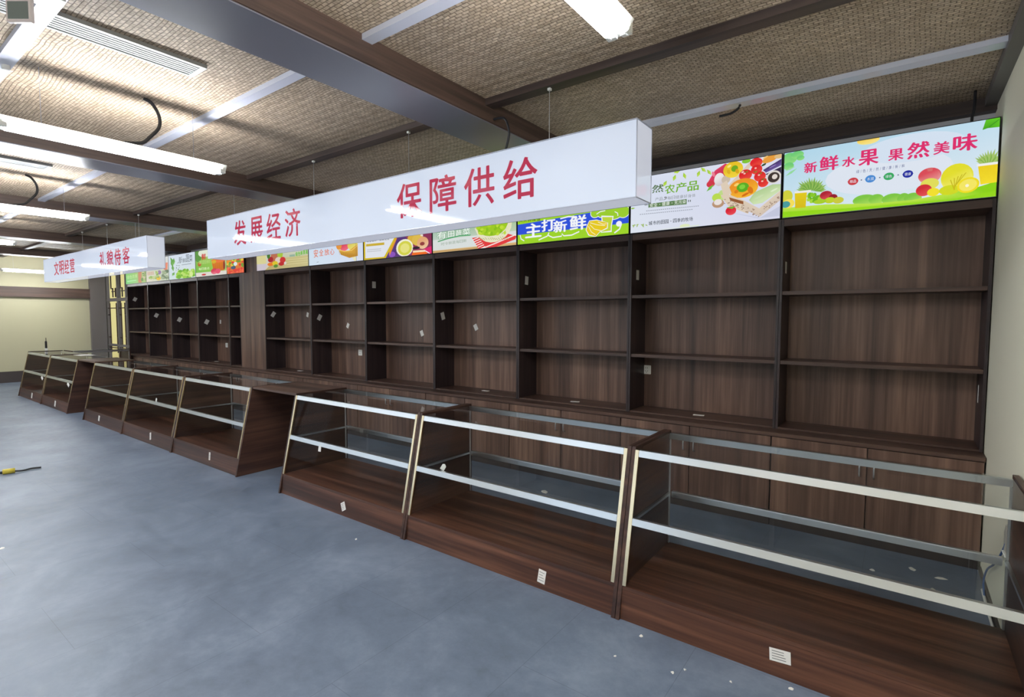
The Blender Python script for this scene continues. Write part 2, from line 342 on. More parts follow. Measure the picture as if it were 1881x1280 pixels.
for i in range(7):
    a, b = RX[i+1], RX[i]
    shelf_unit(a, b, f'dark walnut open bookshelf, {ord_r[i]}')
    if bp0 is None: bp0 = base_unit(a, b, 'x'); bp0['label'] = f'walnut two-door base cabinet, {ord_r[0]}'; o = bp0
    else: o = base_unit(a, b, f'walnut two-door base cabinet, {ord_r[i].split(",")[0]}', bp0)
    o.scale.x = (b-a-.004)/1.224
for i in range(4):
    a, b = LX[i+1], LX[i]
    shelf_unit(a, b, f'dark walnut open bookshelf, {ord_l[i]}')
    o = base_unit(a, b, f'walnut two-door base cabinet, {ord_l[i]}', bp0); o.scale.x = (b-a-.004)/1.224
shelf_unit(-9.659, -9.245, 'narrow dark walnut bookshelf squeezed against the left of the pillar panel')
o = base_unit(-9.659, -8.443, 'walnut two-door base cabinet in front of the wooden pillar panel', bp0); o.scale.x = 1.212/1.224
tag(MB().box(-14.6, .449, YD-.008, 4.85, ZB-.028, ZB).build('ledge_board', 'wood_h', bevel=.002), 'long walnut ledge board running on top of the base cabinets', 'worktop')
pp = MB().box(-9.243, -8.443, YS, 4.86, ZB+.002, ZP).box(-9.04, -8.64, YS+.012, 4.86, ZP, 2.985)
tag(pp.build('pillar_panel', 'wood_v'), 'wood-clad pillar panel standing between the two runs of bookshelves', 'pillar')

# ------------------------------------------------------------------ lettering from the built-in font
_gc = {}
def glyph(ch, bold=0.0):
    key = (ch, bold)
    if key in _gc: return _gc[key]
    cu = bpy.data.curves.new('t', 'FONT'); cu.body = ch; cu.size = 1; cu.offset = bold; cu.resolution_u = 4
    ob = bpy.data.objects.new('t', cu); COL.objects.link(ob)
    dg = bpy.context.evaluated_depsgraph_get(); me = bpy.data.meshes.new_from_object(ob.evaluated_get(dg))
    V = np.array([v.co[:2] for v in me.vertices]).reshape(-1, 2); Fc = [tuple(p.vertices) for p in me.polygons]
    bpy.data.objects.remove(ob); bpy.data.curves.remove(cu); bpy.data.meshes.remove(me)
    if len(V):
        lo = V.min(0); hi = V.max(0); V = (V-lo)/np.maximum(hi-lo, 1e-6)
    _gc[key] = (V, Fc); return V, Fc

# ------------------------------------------------------------------ backlit posters
class Art:
    """flat print: coloured shapes given in the pixel frame of one close look, squared up onto the poster"""
    def __init__(s, quad, x0, x1):
        s.x0, s.x1 = x0, x1; W = x1-x0; H = ZT-ZP; s.W, s.H = W, H
        dst = [(0, H), (W, H), (W, 0), (0, 0)]; A = []; B = []
        for (x, y), (X, Y) in zip(quad, dst):
            A += [[x, y, 1, 0, 0, 0, -X*x, -X*y], [0, 0, 0, x, y, 1, -Y*x, -Y*y]]; B += [X, Y]
        s.h = np.append(np.linalg.solve(np.array(A, float), np.array(B, float)), 1).reshape(3, 3)
        s.V = []; s.F = []; s.C = []; s.k = 0
    def m(s, x, y):
        p = s.h @ np.array([x, y, 1.0]); return p[0]/p[2], p[1]/p[2]
    def add(s, P, cols):        # P in metres on the poster, clipped to it
        for ax, lim, sg in ((0, 0, 1), (0, s.W, -1), (1, 0, 1), (1, s.H, -1)):
            out = []; oc = []
            for i in range(len(P)):
                a, b = P[i], P[(i+1) % len(P)]; ca, cb = cols[i], cols[(i+1) % len(P)]
                da, db = (a[ax]-lim)*sg, (b[ax]-lim)*sg
                if da >= 0: out.append(a); oc.append(ca)
                if (da >= 0) != (db >= 0):
                    t = da/(da-db); out.append((a[0]+(b[0]-a[0])*t, a[1]+(b[1]-a[1])*t)); oc.append(tuple(ca[j]+(cb[j]-ca[j])*t for j in range(3)))
            P, cols = out, oc
            if len(P) < 3: return
        s.k += 1; y = -.0016 - s.k*.00012; o = len(s.V)
        s.V += [(p[0], y, p[1]) for p in P]; s.F.append(tuple(range(o, o+len(P)))); s.C += cols
    def bg(s, tl, tr=None, br=None, bl=None):
        tr = tr or tl; br = br or tr; bl = bl or tl
        s.add([(0, s.H), (s.W, s.H), (s.W, 0), (0, 0)], [tl, tr, br, bl])
    def poly(s, pts, c, c2=None):
        n_ = len(pts); s.add([s.m(*p) for p in pts], [c if not c2 or i < n_/2 else c2 for i in range(n_)])
    def ell(s, x, y, rx, ry, c, rot=0, c2=None, n=22):
        cx, cy = s.m(x, y); ax = abs(s.m(x+rx, y)[0]-cx); ay = abs(s.m(x, y+ry)[1]-cy); P = []; K = []
        for i in range(n):
            a = 2*pi*i/n; X = ax*cos(a); Y = ay*sin(a); P.append((cx+X*cos(rot)-Y*sin(rot), cy+X*sin(rot)+Y*cos(rot))); K.append(c2 if c2 and sin(a) < 0 else c)
        s.add(P, K)
    def line(s, pts, wd, c):    # a stroke
        Q = [Vector(s.m(*p)) for p in pts]; sc = abs(s.m(pts[0][0], pts[0][1]+wd)[1]-Q[0].y)/2
        L = []; Rr = []
        for i, p in enumerate(Q):
            d = (Q[min(i+1, len(Q)-1)]-Q[max(i-1, 0)]).normalized(); nn = Vector((-d.y, d.x))*sc
            L.append(p+nn); Rr.append(p-nn)
        for i in range(len(Q)-1): s.add([tuple(L[i]), tuple(L[i+1]), tuple(Rr[i+1]), tuple(Rr[i])], [c]*4)
    def text(s, ch, x0, x1, y0, y1, c, bold=0.0):
        if ch == ' ': return
        xc, yc = (x0+x1)/2, (y0+y1)/2
        a = s.m(x0, yc)[0]; b = s.m(x1, yc)[0]; lo = s.m(xc, y1)[1]; hi = s.m(xc, y0)[1]
        V, Fc = glyph(ch, 0)
        s.k += 1; y = -.0016 - s.k*.00012; k_ = bold*1.1
        for dx, dz in ([(-1, 0), (-.5, 0), (.5, 0), (1, 0), (0, .6), (0, -.6)] if bold else [])+[(0, 0)]:
            o = len(s.V); X0 = a+(b-a)*k_; W_ = (b-a)*(1-2*k_)
            s.V += [(X0+W_*v[0]+dx*k_*(b-a), y, lo+(hi-lo)*(v[1]*(1-1.2*k_)+.6*k_)+dz*k_*(hi-lo)) for v in V]; s.F += [tuple(i+o for i in f) for f in Fc]; s.C += [c]*len(V)
    def run(s, txt, xa, ya, xb, yb, h, c, bold=0.0, gap=.12):      # a line of characters from (xa,ya) to (xb,yb), centres
        n_ = len(txt); wd = abs(xb-xa)/max(n_, 1)
        for i, ch in enumerate(txt):
            t = (i+.5)/n_; x = xa+(xb-xa)*t; y = ya+(yb-ya)*t
            if ch in '/·': s.text(ch, x-wd*.12, x+wd*.12, y-h*(.45 if ch == '/' else .1), y+h*(.45 if ch == '/' else .1), c)
            else: s.text(ch, x-wd*(.5-gap/2), x+wd*(.5-gap/2), y-h/2, y+h/2, c, bold)
    def leaf(s, x, y, ln, wd, ang, c, c2=None):
        a = R(ang); d = (cos(a), -sin(a)); q = (sin(a), cos(a))
        s.poly([(x, y), (x+d[0]*ln*.5+q[0]*wd, y+d[1]*ln*.5+q[1]*wd), (x+d[0]*ln, y+d[1]*ln), (x+d[0]*ln*.5-q[0]*wd, y+d[1]*ln*.5-q[1]*wd)], c, c2)
    def crown(s, x, y, ln, c, c2, n=13, a0=10, a1=170, wd=13):
        for i in range(n):
            t = i/(n-1); s.leaf(x+(t-.5)*-ln*.5, y, ln*(.75+.25*sin(pi*t))*random.uniform(.85, 1.1), wd, a0+(a1-a0)*t, c if i % 2 else c2, c2)
    def blobs(s, x0, x1, y0, y1, n, r, cols):
        for i in range(n): s.ell(random.uniform(x0, x1), random.uniform(y0, y1), r*random.uniform(.7, 1.2), r*random.uniform(.7, 1.2), random.choice(cols), n=10)
    def finish(s, label, group='backlit food posters above the bookshelves'):
        t = empty('lit_poster', (s.x0, 4.50, ZP), label, 'poster', group)
        W, H = s.W, s.H; e = .006
        MB().box(0, W, .0, .05, 0, H).build('light_box', 'black', t, .002)
        me = bpy.data.meshes.new('printed_face'); ins = [(e+(1-2*e/W)*v[0], v[1], e+(1-2*e/H)*v[2]) for v in s.V]
        me.from_pydata(ins, [], s.F); me.update()
        ca = me.color_attributes.new('Col', 'FLOAT_COLOR', 'POINT')
        for i, c in enumerate(s.C): ca.data[i].color = lin(c)
        me.materials.append(M['print'])
        bm = bmesh.new(); bm.from_mesh(me)
        for f in bm.faces:
            f.normal_update()
            if f.normal.y > 0: f.normal_flip()
        bm.to_mesh(me); bm.free()
        o = bpy.data.objects.new('printed_face', me); COL.objects.link(o); o.parent = t
        return t
WH = (246, 248, 252)
# 1 fresh fruit poster
a = Art([(22, 338), (1685, 65), (1650, 690), (15, 845)], RX[1]+.004, RX[0]-.002)
a.bg((178, 218, 238), (196, 226, 244), (232, 240, 246), (214, 234, 246))
a.ell(800, 500, 520, 160, (226, 234, 246)); a.ell(1000, 300, 420, 110, (216, 230, 246))
for x, y, rx, ry in ((60, 380, 60, 45), (120, 350, 50, 30), (55, 440, 40, 30), (145, 375, 30, 20)): a.ell(x, y, rx, ry, (112, 208, 120), c2=(150, 224, 130))
a.leaf(30, 520, 110, 9, 35, (150, 222, 160)); a.leaf(25, 480, 90, 7, 25, (160, 226, 160))
a.ell(665, 240, 88, 32, (250, 214, 90), c2=(252, 232, 140))
a.poly([(1575, 85), (1690, 60), (1690, 140), (1590, 150), (1548, 165)], (96, 200, 30), (70, 170, 20)); a.line([(1600, 140), (1680, 80)], 5, (50, 140, 30))
for x, rx in ((640, 92), (730, 60), (855, 85), (940, 50), (1010, 70)): a.ell(x, 712 - (x-640)*.03, rx, 44, (128, 202, 66), c2=(176, 226, 96))
a.poly([(0, 770), (350, 742), (700, 740), (1000, 715), (1250, 670), (1500, 620), (1690, 560), (1690, 720), (0, 860)], (190, 232, 70), (140, 214, 8))
a.poly([(0, 800), (500, 775), (900, 745), (1300, 712), (1690, 640), (1690, 720), (0, 870)], (150, 220, 14))
a.crown(235, 640, 120, (96, 160, 60), (150, 190, 90), 17)
a.poly([(105, 640), (200, 632), (190, 765), (110, 772)], (232, 208, 20), (220, 190, 16)); a.poly([(105, 640), (230, 628), (228, 646), (105, 655)], (240, 240, 236))
a.ell(45, 680, 45, 50, (214, 214, 60)); a.ell(60, 735, 45, 36, (250, 226, 90)); a.ell(38, 742, 34, 26, (70, 160, 160))
a.blobs(205, 300, 660, 720, 26, 17, [(140, 206, 40), (170, 220, 60), (110, 184, 30)])
a.ell(345, 672, 48, 34, (180, 30, 50), c2=(220, 70, 80)); a.ell(400, 690, 34, 26, (150, 20, 40)); a.ell(375, 712, 40, 24, (196, 214, 40)); a.ell(440, 712, 42, 26, (206, 206, 60)); a.ell(300, 722, 50, 18, (170, 210, 40))
a.ell(1350, 540, 128, 108, (232, 226, 40), c2=(246, 240, 110)); a.ell(1140, 525, 90, 62, (224, 74, 88), c2=(236, 150, 150)); a.poly([(1120, 470), (1165, 462), (1160, 490), (1125, 492)], (220, 110, 110))
a.ell(1140, 590, 72, 44, (230, 226, 90)); a.ell(1095, 640, 62, 46, (214, 40, 52), c2=(230, 80, 80)); a.ell(1168, 655, 48, 32, (248, 228, 40))
a.ell(1290, 640, 80, 38, (214, 222, 30)); a.ell(1435, 602, 88, 60, (246, 226, 30), rot=.3); a.ell(1435, 602, 70, 46, (250, 236, 100), rot=.3); a.ell(1428, 606, 14, 12, (255, 250, 220))
for i in range(5): a.line([(1330, 640-i*6), (1300+i*30, 560-i*14)], 6, (206, 190, 20))
a.crown(1600, 440, 120, (120, 176, 60), (170, 200, 110), 15, 5, 160)
a.poly([(1510, 440), (1670, 420), (1664, 580), (1530, 600)], (240, 208, 20), (250, 226, 40)); a.poly([(1500, 440), (1670, 418), (1670, 438), (1505, 458)], (244, 244, 240))
PK = (224, 52, 112)
for ch, x0, x1, y0, y1 in (('新', 175, 275, 412, 496), ('鲜', 292, 440, 364, 480), ('水', 465, 570, 370, 450), ('果', 592, 748, 316, 440), ('果', 820, 940, 313, 404), ('然', 965, 1140, 257, 388), ('美', 1168, 1295, 258, 356), ('味', 1318, 1510, 200, 334)):
    a.text(ch, x0, x1, y0, y1, PK, .028)
a.run('绿/色/天/然/健/康/新/鲜', 575, 492, 948, 446, 26, (70, 80, 140))
for x, y, c, t_ in ((552, 567, (206, 56, 66), '精品'), (685, 548, (70, 140, 214), '水润'), (826, 530, (52, 170, 96), '绿色'), (972, 513, (28, 40, 160), '健康')):
    a.ell(x, y, 40, 29, c); a.poly([(x-46, y+3), (x, y-14), (x+46, y-5), (x, y+14)], c); a.run(t_, x-26, y+2, x+26, y-2, 24, (236, 240, 250))
for x, y in ((616, 557), (757, 539), (898, 520)): a.ell(x, y, 6, 5, (90, 100, 130), n=8)
a.finish('pale blue lit poster with eight pink characters, nearest the right wall')
# 2 farm produce poster
a = Art([(27, 683), (1505, 430), (1500, 1085), (22, 1222)], RX[2]+.004, RX[1]-.004)
a.bg((220, 228, 246), (226, 228, 244), (218, 220, 240), (228, 234, 246))
for x, y, an in ((455, 640, 250), (530, 620, 290), (690, 600, 250), (760, 590, 310), (500, 600, 200), (700, 570, 320), (370, 700, 240), (440, 600, 60)): a.leaf(x, y, 70, 17, an, (160, 206, 40), (196, 226, 90))
a.poly([(880, 1000), (1300, 1080), (1500, 960), (1500, 1060), (1280, 1085)], (200, 204, 226))
a.poly([(770, 720), (840, 600), (940, 530), (1000, 540), (960, 640), (860, 700)], (224, 60, 100), (206, 40, 80)); a.ell(800, 735, 42, 34, (214, 50, 70))
a.leaf(830, 740, 100, 14, 225, (110, 190, 60)); a.ell(885, 690, 52, 66, (240, 236, 236), c2=(214, 200, 206)); a.ell(950, 690, 44, 40, (206, 190, 170))
a.ell(1020, 590, 100, 82, (236, 196, 30), c2=(246, 216, 60)); a.ell(1035, 580, 34, 32, (110, 170, 30)); a.ell(1150, 505, 45, 22, (130, 200, 50))
a.poly([(930, 800), (1180, 520), (1210, 540), (1000, 820)], (224, 206, 184)); a.ell(1250, 520, 64, 48, (226, 34, 40), c2=(240, 80, 60)); a.ell(1390, 480, 84, 34, (236, 160, 60), rot=.3); a.ell(1480, 455, 50, 22, (226, 190, 130))
a.poly([(1320, 595), (1505, 480), (1505, 545), (1350, 622)], (64, 40, 100), (110, 90, 160)); a.poly([(1340, 640), (1505, 560), (1505, 640), (1400, 650)], (50, 36, 70))
for x, y, r_ in ((1255, 590, 58), (1145, 645, 66), (1290, 660, 60), (1325, 722, 54)): a.ell(x, y, r_, r_*.85, (222, 32, 36), c2=(238, 70, 60)); a.ell(x-10, y-14, 12, 8, (250, 200, 190), n=8)
a.ell(1430, 665, 76, 66, (226, 220, 214)); a.ell(1430, 668, 60, 52, (60, 48, 44)); a.ell(1440, 662, 28, 26, (230, 220, 212))
a.poly([(840, 870), (900, 800), (1000, 780), (980, 860), (870, 940)], (196, 222, 140)); a.ell(860, 870, 44, 40, (190, 224, 80))
a.ell(1125, 778, 150, 98, (240, 150, 30), c2=(250, 184, 50)); a.ell(1120, 770, 62, 48, (90, 176, 30)); a.ell(1115, 765, 30, 24, (130, 210, 60))
a.poly([(1185, 900), (1240, 820), (1420, 740), (1505, 738), (1505, 800), (1320, 930), (1230, 945)], (180, 210, 150), (210, 230, 180))
BK = (226, 208, 186)
a.poly([(900, 850), (960, 832), (1130, 900), (1200, 950), (1180, 1040), (980, 960)], BK); a.poly([(985, 870), (1160, 920), (1150, 950), (1000, 905)], (150, 90, 50))
a.poly([(1130, 900), (1290, 985), (1505, 800), (1505, 900), (1300, 1068), (1130, 990)], BK, (214, 196, 180))
a.poly([(900, 740), (960, 700), (1010, 830), (930, 860)], BK)
for i in range(60):
    t = random.random(); x = 930+t*570; y = (900+t*230 if x < 1290 else 1030-(x-1290)*.8)+random.uniform(-30, 30); a.ell(x, y, 7, 5, (150, 120, 100), n=6)
a.ell(880, 935, 60, 42, (190, 150, 120)); a.ell(878, 920, 40, 30, (238, 230, 226)); a.ell(1008, 1008, 54, 44, (220, 26, 50), c2=(236, 70, 80)); a.poly([(960, 975), (1060, 960), (1020, 990)], (120, 180, 60))
for x, y, rx, ry, c in ((985, 560, 22, 12, (252, 236, 130)), (1065, 610, 18, 26, (220, 170, 20)), (980, 615, 16, 26, (226, 178, 24)), (1060, 745, 26, 14, (254, 214, 110)), (1200, 800, 26, 40, (222, 120, 20)), (1150, 845, 40, 12, (214, 110, 20)), (1060, 815, 22, 18, (226, 130, 24)),
                     (830, 640, 14, 30, (240, 130, 150)), (1120, 620, 14, 9, (252, 210, 200)), (1330, 545, 26, 10, (40, 70, 40)), (1345, 470, 30, 8, (244, 200, 120)), (1440, 800, 40, 9, (226, 240, 206)), (1290, 870, 50, 10, (206, 226, 180)), (1420, 560, 40, 6, (150, 130, 200))):
    a.ell(x, y, rx, ry, c, rot=.4, n=12)
for x, y in ((1250, 625), (1300, 640), (1330, 700), (1160, 625)): a.leaf(x, y, 26, 6, 60, (90, 150, 50)); a.leaf(x, y, 26, 6, 150, (70, 130, 40))
a.text('然', 232, 345, 742, 822, (92, 120, 80), .02)
for ch, x0, x1, y0, y1 in (('农', 357, 455, 742, 832), ('产', 462, 570, 722, 815), ('品', 577, 688, 708, 805)): a.text(ch, x0, x1, y0, y1, (120, 180, 50), .02)
a.run('产品，每日健康好身体', 262, 890, 660, 850, 34, (140, 146, 150))
a.poly([(200, 935), (572, 888), (572, 940), (200, 972)], (96, 130, 84)); a.run('安全·健康·无污染', 210, 950, 568, 912, 38, (232, 240, 228), .01)
for x in (170, 186, 590, 608): a.line([(x, 915-x*.03), (x, 965-x*.08)], 0 or 8, (80, 90, 84))
for y in (1000, 1030):
    for i in range(26): x = 120+i*20+(y == 1000)*60; a.line([(x, y+10-(x-120)*.09), (x+13, y+9-(x-120)*.09)], 7, (150, 156, 168))
a.run('城市的田园·四季的牧场', 205, 1130, 640, 1088, 40, (50, 60, 70), .01)
for i in range(9): a.leaf(60+i*14, 1140+random.uniform(-20, 20), 30, 6, random.uniform(0, 360), (160, 190, 90))
a.leaf(30, 985, 50, 8, 10, (150, 200, 70)); a.ell(560, 1160, 50, 20, (226, 238, 190)); a.poly([(20, 1225), (700, 1150), (700, 1170), (20, 1240)], (224, 236, 210))
a.finish('white lit poster with a basket of peppers and tomatoes, partly behind the long sign')
# 3 blue and lime
LM, BL = (160, 216, 36), (44, 82, 222)
a = Art([(141, 17), (1682, -240), (1680, 520), (145, 680)], RX[3]+.004, RX[2]-.004)
a.bg(LM); a.poly([(141, 17), (1682, -240), (1682, 100), (141, 300)], (214, 224, 60)); a.run('天天抢新鲜到家', 150, 60, 700, 10, 60, (50, 70, 40))
a.poly([(140, 400), (1160, 225), (1690, 180), (1690, 372), (1100, 440), (140, 545)], BL)
a.run('天天好味道', 155, 345, 465, 320, 44, (70, 84, 30), .01)
for x, y, rx, ry in ((1220, 235, 60, 60), (1330, 215, 90, 80), (1480, 230, 120, 90), (1610, 215, 80, 80)): a.ell(x, y, rx+9, ry+9, WH); 
for x, y, rx, ry in ((1220, 235, 60, 60), (1330, 215, 90, 80), (1480, 230, 120, 90), (1610, 215, 80, 80)): a.ell(x, y, rx, ry, (158, 210, 44))
a.poly([(1305, 270), (1475, 275), (1450, 420), (1450, 500), (1300, 510), (1310, 400)], WH); a.poly([(1318, 290), (1460, 290), (1438, 420), (1440, 480), (1310, 500), (1330, 390)], (196, 218, 60))
for k_, ww in ((0, WH), (1, (236, 206, 24))):
    s_ = 10 if k_ == 0 else 0
    a.poly([(1120-s_, 400), (1140, 350-s_), (1240, 335-s_), (1390+s_, 370), (1385+s_, 440+s_), (1290, 490+s_), (1230, 560+s_), (1140-s_, 540+s_), (1100-s_, 470)], ww)
for p in ([(1150, 370), (1250, 400), (1360, 410)], [(1150, 400), (1210, 460), (1300, 480)], [(1130, 420), (1170, 500), (1230, 540)], [(1260, 360), (1330, 390), (1380, 385)]): a.line(p, 9, (252, 244, 200))
a.line([(1240, 250), (1290, 215), (1360, 200)], 12, WH); a.line([(1490, 215), (1530, 235), (1535, 275)], 12, WH)
for ch, x0, x1, y0, y1 in (('主', 250, 480, 375, 580), ('打', 475, 670, 315, 490), ('新', 640, 835, 335, 505), ('鲜', 868, 1105, 262, 475)): a.text(ch, x0, x1, y0, y1, WH, .03)
a.line([(180, 545), (195, 600), (240, 628)], 14, WH); a.line([(440, 615), (560, 560), (585, 510), (575, 550), (640, 580), (760, 560), (765, 525), (790, 555), (900, 545), (1005, 495)], 16, WH)
a.line([(740, 315), (850, 285), (970, 285)], 18, WH); a.ell(1552, 385, 40, 40, WH); a.line([(1585, 390), (1560, 460), (1490, 515)], 20, WH)
a.finish('blue and lime green lit poster with white brush characters and drawn bananas')
# 4 grapes and striped cloth
a = Art([(893, -69), (1813, -223), (1810, 285), (893, 380)], RX[4]+.004, RX[3]-.004)
a.bg((66, 160, 84), (96, 180, 70), (222, 226, 214), (224, 230, 230)); a.poly([(890, 240), (1320, 190), (1820, 130), (1820, 280), (890, 370)], (222, 228, 226))
a.poly([(890, 355), (1820, 255), (1820, 300), (890, 395)], (222, 188, 130), (200, 160, 100)); a.line([(890, 365), (1400, 318)], 4, (170, 120, 70))
a.poly([(1325, 212), (1700, 160), (1815, 190), (1800, 225), (1560, 320), (1400, 338)], (232, 60, 62))
for i in range(6): a.line([(1330+i*15, 235+i*20), (1400+i*14, 205+i*20)], 9, (250, 240, 236))
a.line([(1430, 330), (1600, 262), (1815, 170)], 12, (250, 236, 230))
a.ell(1560, 70, 205, 190, (222, 220, 168), c2=(236, 234, 200)); a.ell(1545, 60, 178, 130, (160, 206, 30)); a.poly([(1340, -120), (1780, -170), (1770, -30), (1345, 40)], (150, 200, 40))
a.blobs(1390, 1710, -20, 175, 46, 20, [(176, 216, 40), (140, 196, 20), (196, 226, 60)])
for i in range(14): a.line([(1400+i*24, 205+12*sin(i)), (1425+i*24, 232)], 5, (170, 160, 100))
a.line([(1365, 110), (1400, 180), (1500, 205), (1620, 190), (1700, 120), (1740, 40)], 12, (238, 232, 206))
for ch, x0, x1, y0, y1 in (('有', 945, 1050, 145, 225), ('田', 1065, 1140, 135, 205), ('蔬', 1150, 1220, 125, 195), ('菜', 1225, 1315, 108, 185)): a.text(ch, x0-5, x1+5, y0-4, y1+4, (70, 150, 100), .05); a.text(ch, x0, x1, y0, y1, (240, 248, 240), .02)
a.line([(955, 255), (1050, 225), (1190, 190), (1315, 180)], 12, (76, 166, 104)); a.run('时令鲜蔬每日新', 990, 283, 1275, 240, 34, (150, 170, 150))
a.finish('lit poster with a basket of green grapes on a red striped cloth')
# 5 purple fruit
a = Art([(162, 53), (890, -66), (890, 380), (165, 450)], RX[5]+.004, RX[4]-.004)
a.bg((150, 60, 90), (120, 40, 80), (150, 50, 90), (80, 40, 110)); a.poly([(430, 200), (560, 130), (640, 240), (560, 420), (380, 440)], (86, 50, 120)); a.ell(465, 390, 36, 30, (140, 80, 190))
a.poly([(520, 205), (640, 190), (600, 60), (560, 60)], (170, 200, 50)); a.ell(690, 220, 60, 60, (222, 180, 60)); a.poly([(430, 330), (480, 190), (520, 215), (440, 400)], (232, 150, 40))
a.poly([(160, 50), (560, 30), (520, 190), (395, 435), (160, 455)], (214, 186, 20)); a.poly([(178, 55), (535, 40), (490, 210), (380, 415), (180, 430)], (228, 232, 240))
a.ell(600, 318, 92, 94, (244, 242, 220)); a.ell(603, 322, 76, 78, (216, 214, 70)); a.ell(603, 322, 50, 52, (234, 230, 130))
a.ell(740, 230, 60, 66, (226, 190, 80)); a.ell(795, 265, 62, 66, (232, 170, 120), c2=(240, 200, 160)); a.ell(790, 275, 26, 20, (150, 60, 60)); a.poly([(770, 190), (790, 130), (800, 195)], (240, 230, 220))
a.ell(725, 320, 40, 14, (40, 24, 40)); a.ell(760, 385, 85, 42, (240, 110, 30)); a.poly([(690, 350), (830, 340), (820, 362), (690, 372)], (250, 226, 190)); a.poly([(800, 335), (890, 300), (890, 385), (850, 380)], (224, 40, 110)); a.line([(810, 345), (870, 380)], 10, (250, 230, 240))
a.run('安全营养 新鲜无忧', 195, 245, 440, 218, 26, (60, 60, 70), .01); a.line([(190, 290), (385, 272)], 26, (206, 176, 50))
for y in (335, 355): a.line([(200, y+5), (350, y-8)], 7, (190, 194, 200))
a.finish('lit poster with a yellow-edged white panel and cut lemon on purple')
# 6 basket on pale blue
a = Art([(932, 46), (1770, -95), (1770, 490), (940, 568)], RX[6]+.004, RX[5]-.004)
a.bg((206, 222, 244), (206, 220, 246), (218, 226, 244), (214, 232, 246))
for ch, x0, x1, y0, y1 in (('安', 1012, 1078, 312, 440), ('全', 1095, 1160, 308, 415), ('放', 1175, 1250, 305, 405), ('心', 1260, 1328, 300, 398)): a.text(ch, x0, x1, y0, y1, (226, 120, 80), .012)
a.ell(1480, 250, 80, 90, (222, 50, 80), c2=(240, 110, 130)); a.ell(1610, 240, 80, 90, (222, 206, 90), c2=(236, 224, 120)); a.ell(1400, 250, 44, 70, (232, 150, 60)); a.ell(1540, 120, 130, 90, (214, 70, 60))
a.poly([(1350, 240), (1400, 330), (1540, 345), (1690, 230), (1690, 420), (1560, 450), (1430, 400)], (222, 170, 60), (196, 140, 40))
for i in range(9): a.line([(1400+i*30, 350+i*4), (1415+i*30, 400+i*3)], 6, (170, 120, 40))
a.line([(1390, 315), (1480, 345), (1600, 330), (1690, 250)], 12, (246, 206, 110)); a.poly([(1600, 440), (1660, 430), (1670, 490), (1640, 500)], (236, 232, 190)); a.line([(1665, 200), (1668, 500)], 7, (110, 110, 90))
a.line([(1060, 515), (1090, 508)], 8, (140, 150, 160))
a.finish('pale blue lit poster with orange characters and a fruit basket')
# 7 wooden table
a = Art([(111, 183), (923, 50), (925, 580), (115, 648)], -8.63, RX[6]-.004)
a.bg((206, 226, 228), (224, 236, 240), (196, 186, 130), (214, 206, 196)); a.poly([(105, 380), (260, 370), (260, 560), (105, 560)], (220, 212, 150)); a.poly([(105, 545), (270, 535), (240, 650), (105, 660)], (206, 196, 206))
a.poly([(560, 440), (930, 405), (930, 585), (240, 640), (300, 580)], (206, 196, 140), (186, 168, 110))
for i in range(3): a.line([(580, 480+i*36), (925, 450+i*36)], 7, (226, 216, 160))
a.poly([(330, 250), (450, 240), (440, 520), (340, 520)], (190, 110, 80)); a.ell(330, 470, 42, 44, (170, 30, 40)); a.ell(480, 390, 44, 66, (170, 200, 60)); a.ell(300, 400, 26, 60, (70, 120, 40))
a.ell(450, 480, 50, 48, (226, 206, 190)); a.ell(520, 480, 46, 50, (206, 50, 50)); a.ell(500, 540, 44, 32, (190, 40, 40)); a.ell(330, 545, 50, 28, (236, 120, 30)); a.ell(400, 530, 44, 34, (222, 200, 40)); a.ell(410, 575, 34, 26, (90, 140, 50)); a.ell(560, 530, 20, 24, (220, 210, 200))
a.poly([(630, 400), (715, 390), (715, 425), (630, 432)], (150, 180, 160)); a.run('绿色鲜果蔬', 722, 395, 925, 350, 70, (96, 190, 40), .03)
a.finish('lit poster of fruit on a pale wooden table, just right of the pillar panel')
# 8 narrow fruit pile
a = Art([(1440, 75), (1667, 36), (1664, 425), (1440, 447)], LX[0]+.004, -9.05)
a.bg((170, 200, 70), (220, 150, 40), (230, 90, 60), (226, 110, 60))
a.blobs(1445, 1660, 60, 240, 26, 22, [(236, 200, 60), (120, 170, 50), (230, 130, 50), (206, 60, 40)]); a.blobs(1445, 1660, 240, 350, 30, 20, [(240, 150, 50), (222, 60, 50), (236, 206, 70), (110, 160, 60)]); a.blobs(1445, 1660, 370, 440, 24, 20, [(224, 70, 56), (240, 110, 80)])
a.ell(1530, 362, 34, 22, (70, 90, 120)); a.ell(1560, 312, 24, 26, (224, 236, 240))
a.finish('narrow lit poster packed with mixed fruit, left of the pillar panel')
# 9 green with orange basket
a = Art([(1023, 145), (1437, 75), (1432, 452), (1023, 497)], LX[1]+.004, LX[0]-.004)
a.bg((150, 190, 80), (206, 222, 200), (150, 206, 80), (110, 190, 70)); a.poly([(1020, 440), (1437, 400), (1437, 460), (1020, 500)], (224, 220, 210)); a.ell(1060, 200, 50, 90, (90, 150, 60)); a.ell(1150, 160, 90, 60, (226, 234, 214))
a.ell(1075, 320, 24, 30, (190, 90, 40)); a.text('鲜', 1105, 1165, 170, 262, (206, 56, 56), .03); a.run('果园鲜', 1060, 300, 1220, 280, 50, (190, 220, 130)); a.run('每日直达', 1060, 388, 1210, 370, 34, (226, 240, 190), .02)
a.poly([(1235, 260), (1425, 240), (1400, 400), (1260, 410)], (226, 130, 30), (206, 110, 20)); a.ell(1330, 262, 95, 34, (236, 120, 60)); a.ell(1270, 285, 30, 24, (220, 180, 40))
for i in range(6): a.line([(1255+i*28, 290), (1262+i*26, 390)], 5, (180, 90, 20))
